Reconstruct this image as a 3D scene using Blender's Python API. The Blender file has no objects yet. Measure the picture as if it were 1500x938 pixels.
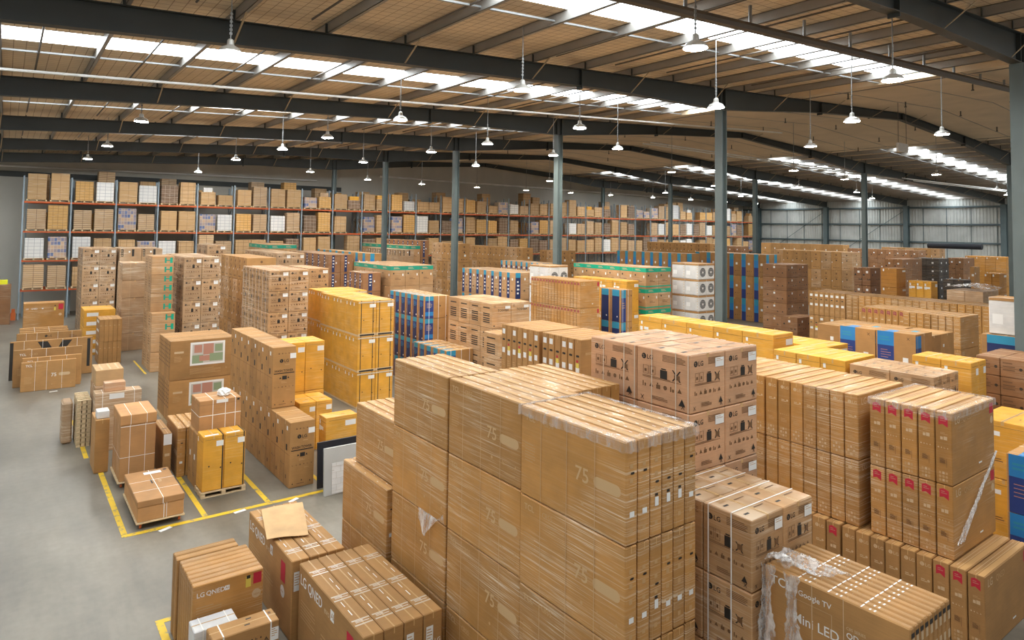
import bpy, bmesh, math, random
from mathutils import Vector, Matrix
random.seed(7)
C = bpy.context.scene.collection
sc = bpy.context.scene

# ------------------------------------------------------------------ camera, world, exposure
CAM_H = 6.8
cam_d = bpy.data.cameras.new('camera')
cam = bpy.data.objects.new('camera', cam_d)
C.objects.link(cam)
cam_d.sensor_width = 36.0
cam_d.lens = 36.0 * 975.98 / 1500.0
cam_d.shift_x = (750.0 - 713.02) / 1500.0
cam_d.shift_y = (288.82 - 469.0) / 1500.0
cam_d.clip_end = 400
XC = Vector((-0.5856316, 0.02873797, 0.81006775))      # world +Y seen from the camera (right, down, forward)
YC = Vector((0.81044135, 0.03906497, 0.58451582))      # world +X
ZC = Vector((0.01484747, -0.99882334, 0.04616811))     # world +Z
right = Vector((YC[0], XC[0], ZC[0])); down = Vector((YC[1], XC[1], ZC[1])); fwd = Vector((YC[2], XC[2], ZC[2]))
M = Matrix.Identity(4)
for i in range(3):
    M[i][0] = right[i]; M[i][1] = -down[i]; M[i][2] = -fwd[i]
M[2][3] = CAM_H
cam.matrix_world = M
sc.camera = cam

w = bpy.data.worlds.new('world'); sc.world = w; w.use_nodes = True
w.node_tree.nodes['Background'].inputs[0].default_value = (1.0, 0.945, 0.86, 1)
WORLD_STRENGTH = 0.32
w.node_tree.nodes['Background'].inputs[1].default_value = WORLD_STRENGTH
SKYLIGHT = 9.0
LAMP = 230.0
sc.view_settings.view_transform = 'Standard'
sc.view_settings.look = 'None'
sc.view_settings.exposure = 0.4
sc.view_settings.gamma = 1.0
sc.view_settings.use_curve_mapping = False

# ------------------------------------------------------------------ materials
MATS = {}
def mat(name, color=(.5, .5, .5), rough=.7, metal=0.0, emit=None, strength=0.0, coat=0.0):
    if name in MATS: return MATS[name]
    m = bpy.data.materials.new(name); m.use_nodes = True
    b = m.node_tree.nodes['Principled BSDF']
    b.inputs['Base Color'].default_value = (*color, 1)
    b.inputs['Roughness'].default_value = rough
    b.inputs['Metallic'].default_value = metal
    b.inputs['Coat Weight'].default_value = coat
    if emit:
        b.inputs['Emission Color'].default_value = (*emit, 1)
        b.inputs['Emission Strength'].default_value = strength
    MATS[name] = m
    return m
def N(m, t, **kw):
    n = m.node_tree.nodes.new(t)
    for k, v in kw.items(): setattr(n, k, v)
    return n
def L(m, a, b): m.node_tree.links.new(a, b)
def ramp(m, fac, stops):
    r = N(m, 'ShaderNodeValToRGB'); L(m, fac, r.inputs[0])
    e = r.color_ramp.elements
    e[0].position, e[0].color = stops[0][0], (*stops[0][1], 1)
    e[1].position, e[1].color = stops[-1][0], (*stops[-1][1], 1)
    for p, c in stops[1:-1]:
        x = e.new(p); x.color = (*c, 1)
    return r.outputs[0]
def mix(m, fac, a, b, mode='MIX'):
    n = N(m, 'ShaderNodeMix', data_type='RGBA', blend_type=mode)
    for sock, v in ((n.inputs[0], fac), (n.inputs[6], a), (n.inputs[7], b)):
        if hasattr(v, 'node'): L(m, v, sock)
        elif isinstance(v, tuple): sock.default_value = (*v, 1)
        else: sock.default_value = v
    return n.outputs[2]
def noise(m, scale, detail=3, vec=None, rough=.5):
    n = N(m, 'ShaderNodeTexNoise'); n.inputs['Scale'].default_value = scale; n.inputs['Detail'].default_value = detail
    n.inputs['Roughness'].default_value = rough
    if vec is not None: L(m, vec, n.inputs['Vector'])
    return n.outputs[0]
def coords(m, which='Object', scale=(1, 1, 1), rot=(0, 0, 0)):
    if which == 'World': o = N(m, 'ShaderNodeNewGeometry').outputs['Position']
    else: o = N(m, 'ShaderNodeTexCoord').outputs[which]
    mp = N(m, 'ShaderNodeMapping'); mp.inputs['Scale'].default_value = scale; mp.inputs['Rotation'].default_value = rot
    L(m, o, mp.inputs[0]); return mp.outputs[0]
def board(name, color, wrap=0.0, rough=.75, vary=.16):
    """Cardboard: each carton its own tone, faint fluting and mottling; stretch film imitated by painted sheen streaks and a glossy coat when wrap > 0."""
    if name in MATS: return MATS[name]
    m = mat(name, color, rough); b = m.node_tree.nodes['Principled BSDF']
    rnd = N(m, 'ShaderNodeObjectInfo').outputs['Random']
    tone = ramp(m, rnd, [(0, tuple(c * (1 - vary) for c in color)), (.5, color), (1, tuple(min(1, c * (1 + vary * .8)) for c in color))])
    nz = noise(m, 2.2, 4, coords(m, 'Object'))
    c1 = mix(m, 1.0, tone, ramp(m, nz, [(.3, (.86, .86, .86)), (.7, (1.1, 1.08, 1.06))]), 'MULTIPLY')
    fl = noise(m, 9, 2, coords(m, 'Object', (.35, .35, 9)))
    c1 = mix(m, 1.0, c1, ramp(m, fl, [(.35, (.94, .94, .94)), (.65, (1.04, 1.04, 1.04))]), 'MULTIPLY')
    if wrap > 0:
        st = noise(m, 1.6, 5, coords(m, 'World', (.7, .7, 30), (.07, .1, 0)), .6)
        st2 = noise(m, 1.6, 3, coords(m, 'World', (.6, .6, 40), (.42, .36, 0)), .55)
        patch = noise(m, .55, 2, coords(m, 'World', (1, 1, 1.4)))
        f1 = mix(m, 1.0, ramp(m, st, [(.5, (.06, .06, .06)), (.6, (.4, .4, .4)), (.66, (1, 1, 1))]), ramp(m, st2, [(.57, (0, 0, 0)), (.64, (1, 1, 1))]), 'ADD')
        f2 = ramp(m, patch, [(.42, (.08, .08, .08)), (.64, (1, 1, 1))])
        f = mix(m, 1.0, f1, f2, 'MULTIPLY')
        f = mix(m, 1.0, f, (wrap, wrap, wrap), 'MULTIPLY')
        bw = N(m, 'ShaderNodeRGBToBW'); L(m, f, bw.inputs[0])
        c1 = mix(m, bw.outputs[0], c1, (.9, .79, .62))  # film creases and their highlights painted into the board colour as pale streaks
        b.inputs['Coat Weight'].default_value = .3 * min(1, wrap * 1.6); b.inputs['Coat Roughness'].default_value = .16
        bp = N(m, 'ShaderNodeBump'); bp.inputs['Strength'].default_value = .35; bp.inputs['Distance'].default_value = .02
        L(m, st, bp.inputs['Height']); L(m, bp.outputs[0], b.inputs['Coat Normal'])
    L(m, c1, b.inputs['Base Color'])
    return m
KR = (.43, .228, .078)
board('kraft', KR); board('kraft_wrapped', (.47, .228, .055), .5); board('kraft_light_wrap', (.47, .265, .115), .5)
board('kraft_pink', (.54, .30, .16), .3); board('kraft_dark', (.3, .14, .055), .2); board('kraft_grey', (.46, .285, .15), .7)
board('orange_board', (.72, .36, .035), .2, vary=.07); board('amber_board', (.5, .22, .03), .25, vary=.1)
board('black_board', (.045, .035, .03), .25); board('white_board', (.7, .7, .69), .2, vary=.05); board('pale_board', (.6, .38, .18), 0)
mat('print_pale', (.62, .45, .27), .7); mat('print_pale_dim', (.53, .32, .14), .75); mat('print_white', (.82, .81, .78), .6); mat('print_black', (.02, .017, .014), .6)
mat('print_brown', (.17, .085, .035), .7); mat('print_red', (.52, .02, .045), .6); mat('print_maroon', (.32, .07, .06), .7)
mat('label_white', (.82, .82, .8), .5); mat('top_strip', (.56, .32, .12), .6); mat('print_soft', (.58, .38, .19), .7); mat('tape', (.6, .37, .15), .3); mat('tape_clear', (.66, .55, .42), .25); mat('strap_white', (.85, .83, .78), .4)
mat('strap_black', (.03, .025, .02), .5); mat('blue', (.02, .22, .55), .5); mat('deep_blue', (.02, .05, .22), .5); mat('teal_blue', (.03, .28, .45), .5)
mat('navy_print', (.012, .03, .12), .5); mat('green_print', (.01, .3, .2), .5); mat('green_dark', (.0, .36, .22), .5); mat('yellow_label', (.75, .6, .1), .6)
mat('seam', (.13, .07, .03), .9); mat('pic_red', (.5, .24, .17), .6); mat('pic_green', (.27, .34, .2), .6); mat('pic_grey', (.55, .52, .47), .6)
mat('grey_grille', (.12, .12, .12), .6); mat('rubber', (.03, .03, .03), .8); mat('castor_orange', (.6, .14, .03), .5)
def wood(name, color):
    m = mat(name, color, .8); b = m.node_tree.nodes['Principled BSDF']
    nz = noise(m, 4, 5, coords(m, 'Object', (1, 6, 6)))
    L(m, ramp(m, nz, [(.3, tuple(c * .7 for c in color)), (.7, tuple(c * 1.15 for c in color))]), b.inputs['Base Color'])
wood('wood', (.52, .36, .19)); wood('wood_pale', (.66, .5, .3))
def painted(name, color, rough=.5, metal=0.0, amt=.14):
    m = mat(name, color, rough, metal); b = m.node_tree.nodes['Principled BSDF']
    nz = noise(m, .7, 5, coords(m, 'World'))
    L(m, ramp(m, nz, [(.3, tuple(c * (1 - amt) for c in color)), (.7, tuple(c * (1 + amt) for c in color))]), b.inputs['Base Color'])
    return m
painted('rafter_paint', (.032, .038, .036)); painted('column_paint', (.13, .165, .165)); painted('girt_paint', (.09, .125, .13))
painted('galvanised', (.3, .31, .31), .45, .35); painted('purlin_steel', (.3, .285, .26), .45, .2); painted('brace_paint', (.35, .27, .17))
painted('pipe_dark', (.1, .085, .07), .5); painted('pipe_white', (.75, .75, .73), .4); painted('rack_orange', (.55, .1, .02), .5); painted('rack_steel', (.26, .32, .36), .5)
painted('metal_wall', (.47, .48, .45), .5, .1)
painted('lining_sheet', (.66, .54, .38), .8, 0, .08)

def floor_mat():
    m = mat('concrete_floor', (.3, .28, .25), .45); b = m.node_tree.nodes['Principled BSDF']
    big = noise(m, .35, 5, coords(m, 'World'))
    streak = noise(m, .55, 6, coords(m, 'World', (2.2, .4, 1), (0, 0, .75)), .62)
    spot = noise(m, 6, 4, coords(m, 'World'))
    c = ramp(m, big, [(.3, (.15, .135, .108)), (.7, (.235, .212, .175))])
    c = mix(m, 1.0, c, ramp(m, streak, [(.25, (.62, .61, .58)), (.75, (1.3, 1.28, 1.25))]), 'MULTIPLY')
    c = mix(m, 1.0, c, ramp(m, spot, [(.25, (.9, .9, .9)), (.75, (1.06, 1.06, 1.06))]), 'MULTIPLY')
    L(m, c, b.inputs['Base Color'])
    L(m, ramp(m, streak, [(.2, (.3, .3, .3)), (.8, (.5, .5, .5))]), b.inputs['Roughness'])
floor_mat()
def wall_mat():
    m = mat('concrete_wall', (.4, .39, .35), .8); b = m.node_tree.nodes['Principled BSDF']
    n1 = noise(m, .25, 5, coords(m, 'World', (1, 1, .5)))
    L(m, ramp(m, n1, [(.3, (.42, .41, .36)), (.7, (.58, .56, .5))]), b.inputs['Base Color'])
wall_mat()
def ceiling_mat():
    m = mat('ceiling_foil', (.45, .33, .2), .7); b = m.node_tree.nodes['Principled BSDF']
    br = N(m, 'ShaderNodeTexBrick'); br.offset = 0
    br.inputs['Scale'].default_value = 1.0; br.inputs['Mortar Size'].default_value = .012; br.inputs['Brick Width'].default_value = .3; br.inputs['Row Height'].default_value = .3
    br.inputs['Color1'].default_value = (.8, .66, .47, 1); br.inputs['Color2'].default_value = (.76, .62, .44, 1); br.inputs['Mortar'].default_value = (.42, .3, .19, 1)
    L(m, coords(m, 'World'), br.inputs['Vector'])
    nz = noise(m, .5, 4, coords(m, 'World'))
    L(m, mix(m, 1.0, br.outputs[0], ramp(m, nz, [(.3, (.8, .8, .8)), (.7, (1.08, 1.08, 1.08))]), 'MULTIPLY'), b.inputs['Base Color'])
ceiling_mat()
mat('skylight_sheet', (.9, .95, 1), .5, emit=(.86, .94, 1.0), strength=SKYLIGHT)
mat('lamp_lens', (.9, .9, .85), .4, emit=(1, .95, .84), strength=LAMP)
mat('lamp_body', (.55, .54, .5), .4, .3)
def yellow_mat():
    m = mat('floor_yellow', (.75, .5, .02), .6); b = m.node_tree.nodes['Principled BSDF']
    nz = noise(m, 5, 5, coords(m, 'World'), .7)
    L(m, ramp(m, nz, [(.36, (.3, .25, .14)), (.46, (.72, .47, .02)), (1, (.8, .54, .03))]), b.inputs['Base Color'])
yellow_mat()
def load_mat(name, c1, c2, mortar, bw, rh):
    m = mat(name, c1, .7); b = m.node_tree.nodes['Principled BSDF']
    br = N(m, 'ShaderNodeTexBrick'); br.offset = 0
    br.inputs['Scale'].default_value = 1.0; br.inputs['Mortar Size'].default_value = .014; br.inputs['Brick Width'].default_value = bw; br.inputs['Row Height'].default_value = rh
    br.inputs['Color1'].default_value = (*c1, 1); br.inputs['Color2'].default_value = (*c2, 1); br.inputs['Mortar'].default_value = (*mortar, 1)
    v = coords(m, 'Object', (1, 1, 1), (-math.pi / 2, 0, 0)); L(m, v, br.inputs['Vector'])
    rnd = N(m, 'ShaderNodeObjectInfo').outputs['Random']
    c = mix(m, 1.0, br.outputs[0], ramp(m, rnd, [(0, (.78, .78, .78)), (1, (1.15, 1.13, 1.1))]), 'MULTIPLY')
    st = noise(m, 1.6, 6, coords(m, 'World', (.8, .8, 15), (.09, .12, 0)), .66)
    c = mix(m, ramp(m, st, [(.55, (0, 0, 0)), (.75, (.45, .45, .45))]), c, (.82, .78, .72))  # film sheen painted over the load as pale streaks
    L(m, c, b.inputs['Base Color'])
load_mat('load_kraft', (.52, .33, .16), (.48, .3, .14), (.25, .14, .06), .42, .3)
load_mat('load_plain', (.5, .31, .14), (.5, .31, .14), (.33, .19, .08), 1.3, .5)
load_mat('load_orange', (.62, .36, .12), (.58, .33, .1), (.35, .19, .06), .3, .2)
load_mat('load_white', (.72, .71, .68), (.68, .67, .65), (.4, .4, .42), .36, .24)
load_mat('load_blue', (.5, .33, .2), (.06, .12, .3), (.5, .42, .32), .2, .26)
load_mat('load_flats', (.55, .38, .22), (.5, .33, .18), (.16, .09, .05), 1.4, .14)
load_mat('load_dark', (.2, .12, .07), (.16, .1, .06), (.4, .3, .22), .33, .3)
def film_mat(name, lo, hi):
    m = bpy.data.materials.new(name); m.use_nodes = True; MATS[name] = m
    nt = m.node_tree; nt.nodes.clear()
    out = N(m, 'ShaderNodeOutputMaterial'); mx = N(m, 'ShaderNodeMixShader'); tr = N(m, 'ShaderNodeBsdfTransparent')
    pb = N(m, 'ShaderNodeBsdfPrincipled'); pb.inputs['Base Color'].default_value = (.86, .84, .82, 1); pb.inputs['Roughness'].default_value = .2
    nz = noise(m, 9, 5, coords(m, 'Object', (1, 1, .3)), .7)
    f = ramp(m, nz, [(.4, (lo, lo, lo)), (.62, (hi, hi, hi))])
    L(m, f, mx.inputs[0]); L(m, tr.outputs[0], mx.inputs[1]); L(m, pb.outputs[0], mx.inputs[2]); L(m, mx.outputs[0], out.inputs[0])
film_mat('stretch_film', .1, .62); film_mat('thin_film', .03, .34)
mat('white_plastic', (.82, .82, .8), .3); mat('black_panel', (.015, .015, .02), .4); painted('grey_panel', (.5, .5, .48), .7)
mat('hi_vis', (.8, .8, .02), .5); mat('black_carpet', (.012, .014, .02), .8)

# ------------------------------------------------------------------ mesh helpers
def box(bm, x0, y0, z0, x1, y1, z1, mi=0):
    v = [bm.verts.new(p) for p in ((x0, y0, z0), (x1, y0, z0), (x1, y1, z0), (x0, y1, z0), (x0, y0, z1), (x1, y0, z1), (x1, y1, z1), (x0, y1, z1))]
    for q in ((3, 2, 1, 0), (4, 5, 6, 7), (0, 1, 5, 4), (1, 2, 6, 5), (2, 3, 7, 6), (3, 0, 4, 7)):
        bm.faces.new([v[i] for i in q]).material_index = mi
    return v
def bbox(bm, x0, y0, z0, x1, y1, z1, bev=.008, mi=0):
    v = box(bm, x0, y0, z0, x1, y1, z1, mi)
    es = {e for a in v for e in a.link_edges}
    bmesh.ops.bevel(bm, geom=list(es), offset=bev, segments=1, affect='EDGES')
def tube(bm, p0, p1, r, seg=8, mi=0, r1=None):
    p0, p1 = Vector(p0), Vector(p1); d = (p1 - p0).normalized()
    a = d.orthogonal().normalized(); b = d.cross(a); r1 = r if r1 is None else r1
    ra = [bm.verts.new(p0 + (a * math.cos(t) + b * math.sin(t)) * r) for t in (2 * math.pi * i / seg for i in range(seg))]
    rb = [bm.verts.new(p1 + (a * math.cos(t) + b * math.sin(t)) * r1) for t in (2 * math.pi * i / seg for i in range(seg))]
    for i in range(seg):
        bm.faces.new((ra[i], ra[(i + 1) % seg], rb[(i + 1) % seg], rb[i])).material_index = mi
    bm.faces.new(ra[::-1]).material_index = mi; bm.faces.new(rb).material_index = mi
def bar(bm, p0, p1, wd, ht, mi=0):
    """rectangular bar from p0 to p1"""
    p0, p1 = Vector(p0), Vector(p1); d = (p1 - p0).normalized()
    up = Vector((0, 0, 1)) if abs(d.z) < .95 else Vector((0, 1, 0))
    s = d.cross(up).normalized(); u = s.cross(d)
    vs = []
    for p in (p0, p1):
        for a, b in ((-1, -1), (1, -1), (1, 1), (-1, 1)): vs.append(bm.verts.new(p + s * a * wd / 2 + u * b * ht / 2))
    for q in ((3, 2, 1, 0), (4, 5, 6, 7), (0, 1, 5, 4), (1, 2, 6, 5), (2, 3, 7, 6), (3, 0, 4, 7)):
        bm.faces.new([vs[i] for i in q]).material_index = mi
def mesh_of(name, bm, mats):
    bmesh.ops.recalc_face_normals(bm, faces=bm.faces[:])
    me = bpy.data.meshes.new(name); bm.to_mesh(me); bm.free()
    for m in mats: me.materials.append(MATS[m])
    return me
def put(name, me, loc=(0, 0, 0), rz=0.0, parent=None, **props):
    o = bpy.data.objects.new(name, me); C.objects.link(o)
    o.location = loc; o.rotation_euler = (0, 0, rz)
    if parent is not None: o.parent = parent
    for k, v in props.items():
        if v: o[k] = v
    return o
def obj(name, bm, mats, parent=None, loc=(0, 0, 0), **props):
    return put(name, mesh_of(name, bm, mats if isinstance(mats, (list, tuple)) else [mats]), loc, 0, parent, **props)
def empty(name, loc, rz=0.0, **props):
    return put(name, None, loc, rz, None, **props)
def struct(name, bm, mats, parent=None): return obj(name, bm, mats, parent, kind=None if parent else 'structure')
_ONES = 'first second third fourth fifth sixth seventh eighth ninth tenth eleventh twelfth thirteenth fourteenth fifteenth sixteenth seventeenth eighteenth nineteenth'.split()
def nth(i):
    """0 -> first"""
    n = i + 1
    if n < 20: return _ONES[n - 1]
    t = {2: 'twenty', 3: 'thirty', 4: 'forty', 5: 'fifty'}[n // 10]
    return ({2: 'twentieth', 3: 'thirtieth', 4: 'fortieth', 5: 'fiftieth'}[n // 10]) if n % 10 == 0 else t + '-' + _ONES[n % 10 - 1]
TEXTS = {}
def text_geo(s):
    """(vertices, faces) of a line of lettering one unit tall, starting at the origin"""
    if s in TEXTS: return TEXTS[s]
    cu = bpy.data.curves.new('lettering', 'FONT'); cu.body = s; cu.resolution_u = 3; cu.size = 1.4; cu.offset = .012
    o = bpy.data.objects.new('lettering', cu); C.objects.link(o)
    bpy.context.view_layer.update()
    me = o.evaluated_get(bpy.context.evaluated_depsgraph_get()).to_mesh()
    r = ([(v.co.x, v.co.y) for v in me.vertices], [tuple(p.vertices) for p in me.polygons])
    o.evaluated_get(bpy.context.evaluated_depsgraph_get()).to_mesh_clear()
    bpy.data.objects.remove(o); bpy.data.curves.remove(cu)
    TEXTS[s] = r
    return r

# ------------------------------------------------------------------ cartons
class Carton:
    """One carton mesh, origin at the middle of its base: bevelled board body, taped seam, and printing that lies on its faces.
    Faces: s = the side towards -X, e = the end towards -Y, t = the top, r = the side towards +X, n = the end towards +Y."""
    def __init__(self, dx, dy, dz, body='kraft', seam='y', bev=.013, tape='tape'):
        self.d = (dx, dy, dz); self.bm = bmesh.new(); self.mats = [body]; self.k = 0; self.kf = {}
        bbox(self.bm, -dx / 2, -dy / 2, 0, dx / 2, dy / 2, dz, bev)
        if seam == 'y':
            self.q('t', .47, 0, .53, 1, tape); self.q('t', .496, 0, .504, 1, 'seam'); self.q('e', .47, .93, .53, 1, tape)
        elif seam == 'x':
            self.q('t', 0, .47, 1, .53, tape); self.q('t', 0, .496, 1, .504, 'seam'); self.q('s', .47, .93, .53, 1, tape)
    def mi(self, m):
        if m not in self.mats: self.mats.append(m)
        return self.mats.index(m)
    def frame(self, f):
        x, y, z = self.d[0] / 2, self.d[1] / 2, self.d[2]
        e = .002 + .0003 * (self.kf.get(f, 0) % 24)
        if f == 's': return Vector((-x - e, y, 0)), Vector((0, -1, 0)), Vector((0, 0, 1)), 2 * y, z
        if f == 'r': return Vector((x + e, -y, 0)), Vector((0, 1, 0)), Vector((0, 0, 1)), 2 * y, z
        if f == 'e': return Vector((-x, -y - e, 0)), Vector((1, 0, 0)), Vector((0, 0, 1)), 2 * x, z
        if f == 'n': return Vector((x, y + e, 0)), Vector((-1, 0, 0)), Vector((0, 0, 1)), 2 * x, z
        return Vector((-x, -y, z + e)), Vector((1, 0, 0)), Vector((0, 1, 0)), 2 * x, 2 * y
    def size(self, f):
        x, y, z = self.d
        return {'s': (y, z), 'r': (y, z), 'e': (x, z), 'n': (x, z), 't': (x, y)}[f]
    def pts(self, f, pl, m):
        """polygon in metres from the face's lower corner"""
        self.kf[f] = self.kf.get(f, 0) + 1
        o, u, v, w_, h = self.frame(f)
        vs = [self.bm.verts.new(o + u * a + v * b) for a, b in pl]
        self.bm.faces.new(vs).material_index = self.mi(m)
    def q(self, f, u0, v0, u1, v1, m):
        w_, h = self.size(f); self.k += 1
        self.pts(f, [(u0 * w_, v0 * h), (u1 * w_, v0 * h), (u1 * w_, v1 * h), (u0 * w_, v1 * h)], m)
    def qm(self, f, u, v, a, b, m):
        """rectangle a x b metres, its lower corner at the fractions u, v"""
        w_, h = self.size(f); self.k += 1
        self.pts(f, [(u * w_, v * h), (u * w_ + a, v * h), (u * w_ + a, v * h + b), (u * w_, v * h + b)], m)
    def disc(self, f, u, v, r, m, n=14, ang0=0.0):
        w_, h = self.size(f); self.k += 1
        self.pts(f, [(u * w_ + r * math.cos(ang0 + 2 * math.pi * i / n), v * h + r * math.sin(ang0 + 2 * math.pi * i / n)) for i in range(n)], m)
    def tri(self, f, u, v, s, m): self.disc(f, u, v, s, m, 3, math.pi / 2)
    def pill(self, f, u, v, a, b, m):
        w_, h = self.size(f); self.k += 1; r = b / 2; p = []
        for c, t0 in ((a - r, -90), (r, 90)):
            for i in range(7):
                t = math.radians(t0 + 30 * i); p.append((u * w_ + c + r * math.cos(t), v * h + r + r * math.sin(t)))
        self.pts(f, p, m)
    def txt(self, f, s, u, v, hgt, m, wide=1.0):
        self.kf[f] = self.kf.get(f, 0) + 1
        o, du, dv, w_, h = self.frame(f)
        vs, fs = text_geo(s); mi = self.mi(m)
        bv = [self.bm.verts.new(o + du * (u * w_ + x * hgt * wide) + dv * (v * h + y * hgt)) for x, y in vs]
        for q in fs:
            try: self.bm.faces.new([bv[i] for i in q]).material_index = mi
            except ValueError: pass
    def lines(self, f, u0, v1, u1, n, pitch, m, thick=.5):
        """n rules of small print, ragged, from v1 downwards; pitch in metres"""
        w_, h = self.size(f); rr = random.Random(n * 7 + int(u0 * 99))
        for i in range(n):
            y = v1 * h - i * pitch
            x = u0 * w_
            end = u0 * w_ + (u1 - u0) * w_ * (1 if i % 3 else rr.uniform(.6, .95))
            self.k += 1
            self.pts(f, [(x, y - pitch * thick), (end, y - pitch * thick), (end, y), (x, y)], m)
    def logo(self, f, u, v, s, m, base):
        """round mark followed by its two letters"""
        w_, h = self.size(f)
        self.disc(f, u + s * .6 / w_, v + s * .5 / h, s * .62, m, 18)
        self.k += 1; cx, cy = u * w_ + s * .6, v * h + s * .5
        self.pts(f, [(cx - .1 * s, cy + .3 * s), (cx - .03 * s, cy + .3 * s), (cx - .03 * s, cy - .22 * s), (cx + .13 * s, cy - .22 * s), (cx + .13 * s, cy - .3 * s), (cx - .1 * s, cy - .3 * s)], base)
        self.disc(f, u + (s * .6 - s * .27) / w_, v + s * .72 / h, s * .075, base, 8)
        self.txt(f, 'LG', u + s * 1.4 / w_, v, s, m)
    def icons(self, f, u0, u1, v, n, s, m):
        w_, h = self.size(f); rr = random.Random(n + int(v * 50))
        for i in range(n):
            u = u0 + (u1 - u0) * i / max(1, n - 1); k = (i * 3 + n) % 4
            if k == 0: self.qm(f, u, v, s, s * .8, m); self.qm(f, u + s * .2 / w_, v + s * .85 / h, s * .3, s * .35, m)
            elif k == 1: self.tri(f, u + s * .5 / w_, v + s * .45 / h, s * .6, m)
            elif k == 2: self.qm(f, u, v, s * .25, s, m); self.qm(f, u + s * .5 / w_, v, s * .35, s * .6, m)
            else: self.disc(f, u + s * .5 / w_, v + s * .5 / h, s * .45, m, 10)
    def cross(self, f, u, v, s, m):
        w_, h = self.size(f); x, y = u * w_, v * h; t = s * .16; self.k += 1
        self.pts(f, [(x, y), (x + t, y), (x + s, y + s), (x + s - t, y + s)], m); self.k += 1
        self.pts(f, [(x + s - t, y), (x + s, y), (x + t, y + s), (x, y + s)], m)
    def strap(self, u, m='strap_white', wd=.018, faces='set', horiz=None):
        for f in faces:
            w_, h = self.size(f); self.k += 1
            if f == 't' and 's' in faces and 'e' not in faces: self.q(f, 0, 1 - u - wd / h / 2, 1, 1 - u + wd / h / 2, m)
            else: self.q(f, u - wd / w_ / 2, 0, u + wd / w_ / 2, 1, m)
    def done(self, name): return mesh_of(name, self.bm, self.mats)

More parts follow.
